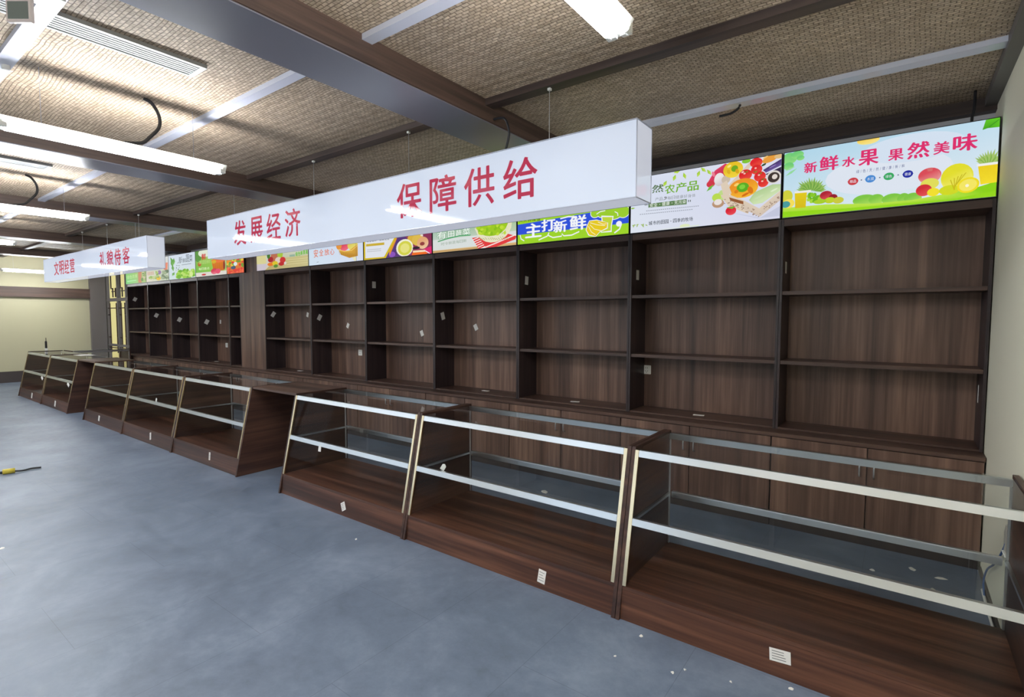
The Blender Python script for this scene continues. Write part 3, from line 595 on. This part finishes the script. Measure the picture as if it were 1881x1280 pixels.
a.ell(1270, 415, 44, 40, (214, 50, 80), c2=(236, 120, 140)); a.ell(1320, 412, 34, 34, (230, 80, 110)); a.ell(1405, 330, 16, 60, (150, 60, 40)); a.ell(1130, 462, 30, 12, (206, 60, 60))
a.finish('green lit poster with an orange basket, second left of the pillar panel')
# 10 white with lettuce
a = Art([(667, 204), (1020, 145), (1020, 497), (680, 535)], LX[2]+.004, LX[1]-.004)
a.bg((216, 226, 240), (214, 224, 242), (214, 228, 226), (206, 224, 226))
for x, y, l_, an in ((690, 220, 110, 300), (700, 250, 130, 285), (740, 230, 100, 270), (720, 330, 90, 280), (750, 430, 60, 240)): a.leaf(x, y, l_, 18, an, (80, 150, 60), (130, 190, 90))
a.blobs(770, 840, 290, 410, 14, 5, [(60, 90, 60)]); a.blobs(785, 1010, 400, 505, 44, 24, [(150, 206, 60), (110, 176, 40), (190, 224, 110)]); a.ell(970, 455, 24, 36, (214, 236, 150))
for ch, x0, x1, y0, y1 in (('新', 812, 858, 216, 300), ('鲜', 862, 905, 235, 300), ('蔬', 905, 950, 178, 295), ('菜', 950, 992, 190, 285)): a.text(ch, x0, x1, y0, y1, (80, 92, 104))
a.line([(850, 330), (975, 312)], 6, (110, 120, 130))
a.finish('white lit poster with dark script and lettuce, third left of the pillar panel')
# 11
a = Art([(365, 253), (667, 204), (680, 535), (370, 575)], LX[3]+.004, LX[2]-.004)
a.bg((214, 220, 206), (222, 222, 222), (196, 206, 180), (222, 214, 196)); a.poly([(610, 390), (640, 290), (665, 290), (660, 400)], (236, 140, 110)); a.blobs(590, 670, 400, 520, 26, 18, [(120, 140, 110), (160, 176, 140), (96, 120, 90)])
a.run('健康蔬菜', 385, 450, 480, 440, 50, (206, 130, 100)); a.blobs(390, 560, 490, 530, 20, 14, [(150, 186, 90), (190, 206, 130)]); a.ell(545, 515, 30, 30, (226, 190, 50)); a.ell(555, 430, 26, 30, (150, 120, 170)); a.blobs(490, 540, 420, 500, 10, 14, [(120, 160, 80), (180, 200, 120)])
a.finish('beige lit poster with carrots and greens, fourth left of the pillar panel')
# 12
a = Art([(93, 297), (365, 253), (370, 575), (100, 600)], LX[4]+.004, LX[3]-.004)
a.bg((140, 200, 90), (190, 210, 150), (170, 196, 120), (110, 206, 110)); a.run('绿色农家', 110, 505, 255, 480, 50, (196, 230, 150)); a.poly([(262, 300), (312, 300), (310, 580), (265, 580)], (196, 130, 90)); a.blobs(315, 365, 420, 570, 22, 15, [(110, 150, 80), (206, 196, 160), (150, 170, 110)])
a.line([(120, 560), (240, 545)], 14, (170, 226, 160))
a.finish('farthest lit poster, mostly green, beside the lattice door')

# ------------------------------------------------------------------ hanging light-box signs
def sign(x0, x1, label, words, wires, grp):
    t = empty('hanging_sign', ((x0+x1)/2, 2.815, 2.255), label, 'sign'); xc = (x0+x1)/2; y0, y1, z1 = -.105, .1, .415
    a0, a1 = x0-xc, x1-xc; e = .004
    MB().box(a0+e, a1-e, y0+e, y1-e, e, z1-e).build('sign_box', 'edge', t)
    MB().box(a0+e, a1-e, y0, y0+e, e, z1-e).build('front_panel', 'sign', t)
    MB().box(a0+e, a1-e, y1-e, y1, e, z1-e).build('rear_panel', 'sign', t)
    for s, q in ((a1-e, a1), (a0, a0+e)): MB().box(s, q, y0+e, y1-e, e, z1-e).build('end_panel', 'sign_end', t)
    MB().box(a0+e, a1-e, y0+e, y1-e, 0, e).build('bottom_panel', 'sign_end', t)
    fr = MB(); b = .0022
    for yy in (y0, y1):
        for zz in (0, z1): fr.box(a0-b, a1+b, yy-b, yy+b, zz-b, zz+b)
        for xx in (a0, a1): fr.box(xx-b, xx+b, yy-b, yy+b, 0, z1)
    for xx in (a0, a1):
        for zz in (0, z1): fr.box(xx-b, xx+b, y0, y1, zz-b, zz+b)
    fr.build('edge_frame', 'edge', t)
    for ch, xa, xb, zt_, zb_ in words:
        V, Fc = glyph(ch, .002); n_ = len(V); mb = MB()
        P = [(xa-xc+(xb-xa)*v[0], y0-.003, zb_-2.255+(zt_-zb_)*v[1]) for v in V]
        edges = {}
        for f in Fc:
            for i in range(len(f)): k_ = (f[i], f[(i+1) % len(f)]); edges[k_] = edges.get(k_, 0)+1
        bd = [k_ for k_ in edges if (k_[1], k_[0]) not in edges]
        for dx, dz in ((-.003, 0), (.003, 0), (0, .0025), (0, -.0025)): mb.poly([(p[0]+dx, p[1]+.0003, p[2]+dz) for p in P], [tuple(f) for f in Fc])
        mb.poly(P+[(p[0], y0+.0005, p[2]) for p in P], [tuple(f) for f in Fc]+[tuple(n_+i for i in f[::-1]) for f in Fc]+[(k_[1], k_[0], n_+k_[0], n_+k_[1]) for k_ in bd])
        mb.build('lettering', 'red', t)
    for x in wires:
        MB().tube([(x-xc, .03, z1), (x-xc, .03, 3.035-2.255)], .0022, 6).build('hanging_wire', 'steel', t)
        MB().box(x-xc-.01, x-xc+.01, .02, .04, 3.02-2.255, 3.035-2.255).build('ceiling_hook', 'white', t)
    return t
TOPZ, BOTZ = 2.594, 2.346
sign(-6.25, -1.182, 'long white light-box sign with eight red characters hanging nearer the camera',
     [('发', -5.634, -5.39, TOPZ, BOTZ), ('展', -5.30, -5.06, TOPZ, BOTZ), ('经', -4.985, -4.738, TOPZ, BOTZ), ('济', -4.659, -4.404, TOPZ, BOTZ),
      ('保', -3.10, -2.836, TOPZ, BOTZ), ('障', -2.75, -2.497, TOPZ, BOTZ), ('供', -2.42, -2.162, TOPZ, BOTZ), ('给', -2.085, -1.825, TOPZ, BOTZ)], [-1.827, -3.117, -4.392, -5.9], 'signs')
sign(-13.0, -7.985, 'farther white light-box sign with eight red characters, above the far display counters',
     [('文', -12.306, -12.03, 2.58, BOTZ), ('明', -11.986, -11.72, 2.58, BOTZ), ('经', -11.664, -11.414, 2.58, BOTZ), ('营', -11.357, -11.11, 2.58, BOTZ),
      ('礼', -9.845, -9.60, 2.58, BOTZ), ('貌', -9.526, -9.27, 2.58, BOTZ), ('侍', -9.2, -8.95, 2.58, BOTZ), ('客', -8.872, -8.616, 2.58, BOTZ)], [-8.65, -8.78, -9.95, -11.16], 'signs')
def cable(name, pts, label, mat='cable', r=.008, cat='cable'):
    c = Vector(pts[-1]); p = [Vector(q)-c for q in pts]
    return tag(MB().tube(smooth_path(p), r, 8).build(name, mat, smooth=True, loc=c), label, cat)
cable('power_cable', [(-2.3, 2.88, 2.96), (-2.21, 2.88, 2.945), (-2.172, 2.88, 2.86), (-2.18, 2.88, 2.79), (-2.215, 2.87, 2.672)], 'black cable dropping from the nearest beam into the long sign')
cable('power_cable', [(-.94, 3.86, 3.05), (-.955, 3.86, 3.025), (-1.0, 3.86, 3.005), (-1.075, 3.855, 3.0)], 'short black cable curling out of the white batten near the posters')
cable('power_cable', [(.325, 4.60, 3.075), (.321, 4.56, 2.95), (.312, 4.545, 2.90), (.31, 4.53, 2.860)], 'short black cable entering the top of the rightmost poster')

# ------------------------------------------------------------------ tube lights
def tube_light(x, y1, z, label, L=1.22):
    t = empty('tube_light', (x, y1-L/2, z), label, 'ceiling light', 'twin tube ceiling lights')
    h = L/2
    MB().prism_y(-h-.02, h+.02, [(-.022, .0), (.022, .0), (.052, .05), (-.052, .05)]).build('housing', 'white', t, .002)
    for s in (-1, 1):
        MB().tube([(s*.038, -h+.03, 0), (s*.038, h-.03, 0)], .0145, 14).build('tube', 'tube', t, smooth=True)
        for e in (-1, 1): MB().tube([(s*.038, e*(h-.03), 0), (s*.038, e*(h-.002), 0)], .015, 12).box(min(s*.05, s*.01), max(s*.05, s*.01), e*h-.012, e*h+.008, -.012, .024).build('lamp_holder', 'white', t)
    for e in (-.42, .42): MB().tube([(0, e, .055), (0, e, ZC-z)], .0013, 5).build('suspension_wire', 'edge', t)
    return t
LXs = [(-.915, 'nearest twin tube light, at the top edge of the photo'), (-4.165, 'twin tube light just left of the long sign'), (-7.36, 'twin tube light between second and third beam'), (-10.75, 'fourth twin tube light, far along the ceiling'), (-14.0, 'farthest twin tube light before the end wall')]
for x, lb in LXs: tube_light(x, 1.92, 2.69, lb)
for x, lb in LXs: tube_light(x, -.9, 2.69, lb.replace('twin tube light', 'added unseen tube light of the other row').replace(', at the top edge of the photo', '').replace('just left of the long sign', 'in the bay left of the nearest beam'))  # second row out of view, added to give the room more light
t = tube_light(0, 0, 0, 'twin tube light closest to the end wall, partly behind the far sign'); t.location = (-16.25, 3.28, 2.64)
def lamp_cable(par, pts): MB().tube(smooth_path([Vector(p)-par.location for p in pts]), .011, 8).build('lamp_cable', 'cable', par, smooth=True)
for x, lb in ((-4.15, 'black cable looping down to the tube light left of the long sign'), (-7.36, 'black cable looping down to the tube light between second and third beam')):
    lc = [o for o in bpy.data.objects if o.name.startswith('tube_light') and abs(o.location.x-x) < .05 and o.location.y > 0][0]
    lamp_cable(lc, [(x-.02, 1.43, 3.075), (x, 1.47, 3.05), (x, 1.51, 2.98), (x, 1.507, 2.90), (x, 1.45, 2.82), (x, 1.40, 2.77), (x, 1.30, 2.745)])

# ------------------------------------------------------------------ air vents and small ceiling things
for x, y0, y1, lb in ((-3.43, -.2, 1.475, 'long white louvred air vent left of the nearest beam'), (-6.79, 0, 1.5, 'long white louvred air vent left of the second beam'), (-10.1, 0, 1.5, 'long white louvred air vent left of the third beam')):
    t = empty('air_vent', (x, (y0+y1)/2, 3.058), lb, 'air vent', 'louvred ceiling vents'); h = (y1-y0)/2; w_ = .095
    MB().box(-w_, -w_+.018, -h, h, 0, .021).box(w_-.018, w_, -h, h, 0, .021).box(-w_+.018, w_-.018, -h, -h+.03, 0, .021).box(-w_+.018, w_-.018, h-.03, h, 0, .021).build('frame', 'vent', t)
    MB().box(-w_+.018, w_-.018, -h+.03, h-.03, .016, .0205).build('backing', 'grille', t)
    lv = MB()
    for k in range(6): q = -w_+.032+k*.0262; lv.box(q-.008, q+.008, -h+.03, h-.03, .004, .008)
    lv.build('louvre', 'vent', t)
c = Vector((-3.176, .619, 2.95)); t = empty('sensor_box', c, 'small white framed box with a grey face hanging at the near end of the vent', 'sensor', rz=YAW)
bx = MB(); bx.box(-.056, .056, 0, .02, -.05, .07).build('box_body', plain('pinkish white plastic', (222, 208, 204), .4), t, .003)
MB().box(-.045, .045, -.002, .001, -.038, .036).build('grey_face', 'grille', t)
MB().tube([(0, .01, .07), (0, .01, .129)], .012).build('mount', 'white', t)
pl = MB().prism_y(.66, .772, [(-3.235, 3.03), (-3.105, 3.03), (-3.105, 3.05), (-3.235, 3.05)])
tag(pl.build('ceiling_plate', 'white'), 'small white plate under the batten beside the vent end', 'plate')
tag(MB().tube([(-4.21, .755, 3.05), (-4.21, .755, 3.028)], .02, 12).build('ceiling_hook', 'white'), 'small white ceiling hook on the batten at the far left edge', 'hook')

# ------------------------------------------------------------------ display counters
Y0, YT_, YR, HT = 2.497, 2.686, 3.236, .894
def fy(z): return (YT_-Y0)*z/HT            # slanting front, measured from the foot
P_ = .022
def counter(W, label, D=YR-Y0, glow='brass'):
    t = empty('display_counter', (0, 0, 0), label, 'display counter', 'slant-fronted glass display counters'); h = W/2-.0015
    for s in (-1, 1):
        a, b = min(s*h, s*(h-P_)), max(s*h, s*(h-P_))
        MB().prism_x(a, b, [(0, 0), (fy(HT), HT), (D, HT), (D, 0)]).build('side_panel', 'cside', t, .001)
    i = h-P_
    MB().prism_x(-i, i, [(.018, 0), (fy(.155)+.004, .155), (fy(.155)+.022, .155), (.036, 0)]).build('kick_board', 'deck', t, .001)
    MB().prism_x(-i, i, [(fy(.155)+.002, .155), (fy(.173)+.002, .173), (D-.012, .173), (D-.012, .155)]).build('deck', 'deck', t, .001)
    MB().box(-i, i, D-.03, D-.012, 0, .155).build('rear_board', 'deck', t)
    # glass
    z0, z1 = .175, .842
    MB().prism_x(-i+.01, i-.01, [(fy(z0)+.012, z0), (fy(z1)+.012, z1), (fy(z1)+.017, z1), (fy(z0)+.017, z0)]).build('front_glass', 'glass_f', t)
    g = MB().box(-i+.002, i-.002, fy(.5)+.024, D-.02, .503, .509).build('glass_shelf', 'glass', t)
    MB().box(-i, i, fy(HT)-.0, D-.012, .879, .885).build('glass_top', 'glass', t)
    # metal
    for s in (-1, 1):
        a, b = min(s*i, s*(i-.02)), max(s*i, s*(i-.02))
        MB().prism_x(a, b, [(fy(.176)-.002, .176), (fy(.879)-.002, .879), (fy(.879)+.011, .879), (fy(.176)+.011, .176)]).build('slanted_trim', 'brass', t, .001)
        MB().box(min(s*i, s*(i-.009)), max(s*i, s*(i-.009)), D-.03, D-.016, .174, .84).build('rear_post', 'steel', t, .002)
        MB().box(min(s*i, s*(i-.014)), max(s*i, s*(i-.014)), fy(.5)+.03, D-.036, .487, .502).build('shelf_bracket', 'steel', t)
    MB().prism_x(-i+.0205, i-.0205, [(fy(.843)-.001, .843), (fy(.878)-.001, .878), (fy(.878)+.02, .878), (fy(.843)+.012, .843)]).build('top_front_rail', 'steel', t, .002)
    MB().box(-i, i, D-.034, D-.012, .842, .878).build('top_rear_rail', 'steel', t, .002)
    MB().prism_x(-i+.0205, i-.0205, [(fy(.487)-.003, .487), (fy(.523)-.003, .523), (fy(.523)+.022, .523), (fy(.487)+.011, .487)]).build('shelf_front_rail', 'steel', t, .002)
    MB().box(-i+.021, i-.021, D-.036, D-.012, .474, .512).build('shelf_rear_rail', 'steel', t, .002)
    return t
JX = [-14.386, -12.70, -11.046, None, -10.218, -8.555, -6.908, -5.30, None, -4.518, -2.845, -1.173, .449]
names_ = {0: 'farthest display counter, at the left end of the row', 1: 'second farthest display counter, left of the far wooden flap', 4: 'display counter just right of the far wooden flap',
          5: 'middle display counter of the middle three', 6: 'display counter just left of the near wooden flap', 9: 'display counter just right of the near wooden flap',
          10: 'large display counter second from the right wall', 11: 'nearest and largest display counter, against the right wall'}
for i in names_:
    a_, b_ = JX[i], JX[i+1]
    t = counter(b_-a_, 'walnut and glass slant-front '+names_[i]); t.location = ((a_+b_)/2, Y0, 0)
t = counter(1.05, 'walnut and glass display counter turned sideways behind the farthest counter')
t.location = (-14.62, 3.79, 0); t.rotation_euler = (0, 0, -pi/2)
for a_, b_, lb in ((-11.044, -10.22, 'walnut lift-up flap board bridging the far gap between counters'), (-5.298, -4.52, 'walnut lift-up flap board bridging the near gap between counters')):
    tag(MB().box(a_, b_, YT_+.002, YR, .870, .893).build('counter_flap', 'wood_h', bevel=.002), lb, 'counter flap')
hs = empty('handset', (-14.42, 2.98, .894), 'black upright handset standing on the farthest display counter', 'handset')
MB().box(-.03, .03, -.02, .02, 0, .05).build('stand', 'white', hs, .004); MB().box(-.022, .022, -.016, .016, .05, .2).build('body', 'black', hs, .006); MB().tube([(.012, 0, .2), (.012, 0, .27)], .006).build('antenna', 'black', hs)
tag(MB().box(-12.55, -12.1, 2.98, 3.2, .8865, .8895).build('paper_sheet', 'paper', rot=(0, 0, 0)), 'white sheet lying on the glass top left of the far flap', 'paper')

# ------------------------------------------------------------------ sockets
def socket(x, z, label):
    t = empty('wall_socket', (x, 4.849, z), label, 'socket', 'white wall sockets')
    MB().box(-.043, .043, -.009, 0, -.043, .043).build('face_plate', 'white', t, .003)
    hm = MB()
    for dx, dz, a_ in ((-.009, .018, 0), (.009, .018, 0), (-.011, -.012, .5), (.011, -.012, -.5), (0, -.024, 0)):
        hm.box(dx-.002, dx+.002, -.0098, -.0088, dz-.005, dz+.005)
    hm.build('socket_hole', 'bracket', t); return t
socket(-1.975, 1.10, 'white socket in the second bookshelf from the right wall').location.y = 4.848
socket(-6.385, 1.085, 'white socket in the sixth bookshelf from the right wall').location.y = 4.848
socket(-10.50, 1.06, 'white socket in the first bookshelf left of the pillar panel').location.y = 4.848

# ------------------------------------------------------------------ paper stickers
def sticker(loc, w_, h_, rot, label, grp, lines=True):
    t = MB(); t.box(-w_/2, w_/2, -.0012, 0, -h_/2, h_/2)
    o = t.build('paper_sticker', 'paper', loc=loc, rot=rot); tag(o, label, 'sticker', grp)
    if lines:
        l_ = MB()
        for k in range(4): l_.box(-w_*.38, w_*random.uniform(.1, .38), -.0017, -.001, h_*(.3-k*.2)-.0015, h_*(.3-k*.2)+.0015)
        l_.build('printed_lines', 'ink', o)
    return o
sl = math.atan2(YT_-Y0, HT)
def kick(x, z, w_, h_, a_, label): sticker((x, Y0+.018+.121*z-.0012, z), w_*1.15, h_*1.1, (-.1206, a_, 0), label, 'stickers on the counter kick boards')
kick(-.385, .095, .075, .05, -.08, 'wide white sticker on the kick board of the nearest counter')
kick(-1.655, .075, .045, .07, .1, 'upright white sticker on the kick board second from the right wall')
kick(-3.575, .075, .05, .06, -.5, 'tilted white sticker on the kick board right of the near flap')
kick(-5.94, .105, .03, .075, -.1, 'narrow white sticker on the kick board left of the near flap')
kick(-7.57, .10, .04, .08, -.25, 'white sticker on the kick board of the middle counter')
kick(-9.52, .10, .05, .07, .1, 'white sticker on the kick board right of the far flap')
kick(-11.82, .09, .06, .09, .1, 'white sticker on the kick board left of the far flap')
kick(-13.4, .09, .06, .09, .1, 'white sticker on the kick board of the farthest counter')
g_ = 'white stickers inside the bookshelves'
for u_, v_, a_, lb in ((639, 598, .5, 'sixth bookshelf from the right wall'), (775, 612, -.4, 'fifth bookshelf from the right wall'), (874, 601, -.5, 'fourth bookshelf from the right wall'), (565, 578, .3, 'bookshelf just right of the pillar panel'), (405, 591, .1, 'first bookshelf left of the pillar panel')):
    p = onY(u_, v_, 4.848); sticker(p, .055, .075, (0, a_, 0), f'crooked white sticker on the back panel of the {lb}', g_, False)
for x, z, a_, lb in ((-5.81, 2.046, 0, 'fifth'), (-3.26, 2.0, .1, 'third'), (-2.0, 2.0, 0, 'second'), (-.755, 2.0, 0, 'nearest'), (-4.515, 1.62, -.3, 'fourth'), (-7.1, 1.6, .5, 'sixth'), (-8.42, 1.65, .6, 'seventh')):
    sticker((x+T+.0004-(.0 if x > -.8 else .01)+.0, 4.65, z), .06, .09, (0, a_, pi/2), f'greyish sticker on the left inner side of the {lb} bookshelf from the right wall', g_, False).location.x = [q for q in RX if abs(q-x) < .06][0]+T+.0012
for x, z, lb in ((-10.911, 1.51, 'first'), (-12.16, 1.55, 'second'), (-13.366, 1.64, 'third'), (-14.602, 2.02, 'fourth')):
    sticker((x+T+.0022, 4.66, z), .07, .09, (0, .5, pi/2), f'greyish sticker on the inner side of the {lb} bookshelf left of the pillar panel', g_, False)
sticker((.449-T-.0022, 4.72, 1.09), .03, .12, (0, 0, -pi/2), 'small white sticker on the right inner side of the nearest bookshelf', g_, False)
for x, y, lb in ((-2.65, 4.64, 'third bookshelf'), (-1.41, 4.65, 'second bookshelf'), (-3.88, 4.70, 'fourth bookshelf'), (-7.7, 4.68, 'seventh bookshelf'), (-10.6, 4.7, 'shelf left of the pillar panel')):
    o = tag(MB().box(-.045, .045, -.02, .02, 0, .004).build('paper_scrap', 'paper', loc=(x, y, ZB+.0165), rot=(0, 0, random.uniform(-.4, .4))), f'white paper scrap on the bottom board of the {lb}', 'paper scrap', 'paper scraps on the bookshelf bottoms')
# stickers on and in the counters
for u_, v_, z_, a_, lb in ((814, 857, .541, .5, 'second counter from the right wall, by its left end'), (587, 822, .471, .1, 'counter right of the near flap'), (203, 702, .541, .3, 'counter right of the far flap'), (287, 734, .541, .3, 'middle counter of the row')):
    k = fw*F_PX + rr*(u_-940.5) - uu*(v_-640); y_ = k.y*(z_-1.6)/k.z if z_ > .5 else Y0+fy(.489)-.0037
    p = onY(u_, v_, y_); o = MB().prism_y(-.001, .001, [(-.02, -.028), (.018, -.024), (.022, .02), (.004, .03), (-.014, .018)]).build('paper_tag', 'paper', loc=(p[0], y_, z_-.003), rot=(0, a_, 0))
    tag(o, f'torn white tag at the glass shelf of the {lb}'.replace('second counter from the right wall, by its left end', 'second counter from the right wall'), 'paper tag', 'torn tags at the glass shelves')
for u_, v_, lb in ((77, 691, 'farthest counter'), (125, 703, 'second farthest counter')):
    p = onY(u_, v_, 2.60); sticker((p[0], Y0+fy(p[2]-.03)+.0085, p[2]-.03), .1, .05, (-sl, .5, 0), f'white sticker on the front glass of the {lb}', 'stickers on the far front glass', False)

# ------------------------------------------------------------------ things on the floor and right wall
fl = empty('cable_plug', (-7.29, 1.17, 0), 'small yellow and black plug with a wire end lying on the floor', 'plug')
MB().tube([(0, -.05, .025), (.02, .04, .025)], .026, 10).build('plug_body', 'yellow', fl, smooth=True); MB().tube(smooth_path([(.02, .03, .02), (.03, .1, .012), (0, .17, .012), (.03, .24, .012)]), .009).build('wire', 'cable', fl, smooth=True)
MB().tube([(0, -.07, .02), (0, -.03, .022)], .014, 8).build('plug_tip', 'black', fl, smooth=True)
spk = [(-2.588, 3.99, .05), (-.998, 2.44, .014), (-.778, 2.264, .01), (-.739, 2.317, .008), (-.33, 2.47, .014), (-1.036, 2.215, .006), (-4.949, .734, .02), (-3.112, 2.30, .01), (.105, 4.148, .025), (.243, 4.103, .03), (.2, 3.9, .018), (-.55, 2.36, .007), (-.1, 3.98, .02)]
where = ['behind the counter second from the right wall', 'by the foot of the nearest counter', 'on the open floor near the camera', 'just beside another near the camera', 'against the kick board at the picture bottom', 'tiny, left of the near ones', 'at the left edge of the photo', 'before the counter right of the near flap',
         'behind the nearest counter', 'behind the nearest counter, close to the right wall', 'behind the nearest counter under its rear rail', 'tiny, between the near ones', 'before the base cabinet nearest the right wall']
for (x, y, r_), lb in zip(spk, where):
    pts = [(r_*random.uniform(.5, 1.4)*cos(a_), r_*random.uniform(.4, 1)*sin(a_)) for a_ in [k*pi/3.5 for k in range(7)]]
    mb = MB().poly([(p[0], p[1], 0) for p in pts]+[(p[0]*.8, p[1]*.8, .003) for p in pts], [tuple(range(7))[::-1], tuple(range(7, 14))]+[(k, (k+1) % 7, 7+(k+1) % 7, 7+k) for k in range(7)])
    tag(mb.build('paint_chip', 'paper', loc=(x, y, 0), rot=(0, 0, random.random()*3)), f'white paint chip {lb}', 'debris', 'white chips on the floor')
cable('wall_cable', [(.444, 3.45, .50), (.44, 3.56, .40), (.44, 3.75, .28), (.44, 3.98, .16), (.436, 4.05, .06), (.432, 3.95, .012)], 'thin blue cable looping down the right wall behind the nearest counter', 'blue', .005)
cable('floor_cable', [(.432, 4.05, .012), (.43, 3.8, .01), (.43, 3.55, .01), (.428, 3.3, .01)], 'white cable along the foot of the right wall', 'white', .007)
cp = empty('cable_cover', (.452, 3.42, .50), 'clear plastic bag-like cover on the right wall above the blue cable', 'cover')
MB().prism_x(-.012, .0, [(-.07, -.05), (.06, -.05), (.07, .05), (.03, .10), (-.03, .10), (-.07, .04)]).build('cover_shell', plain('milky plastic', (206, 204, 196), .25), cp, .003)
MB().tube([(-.016, -.04, -.04), (-.016, .04, -.04)], .005).build('clip', 'white', cp)
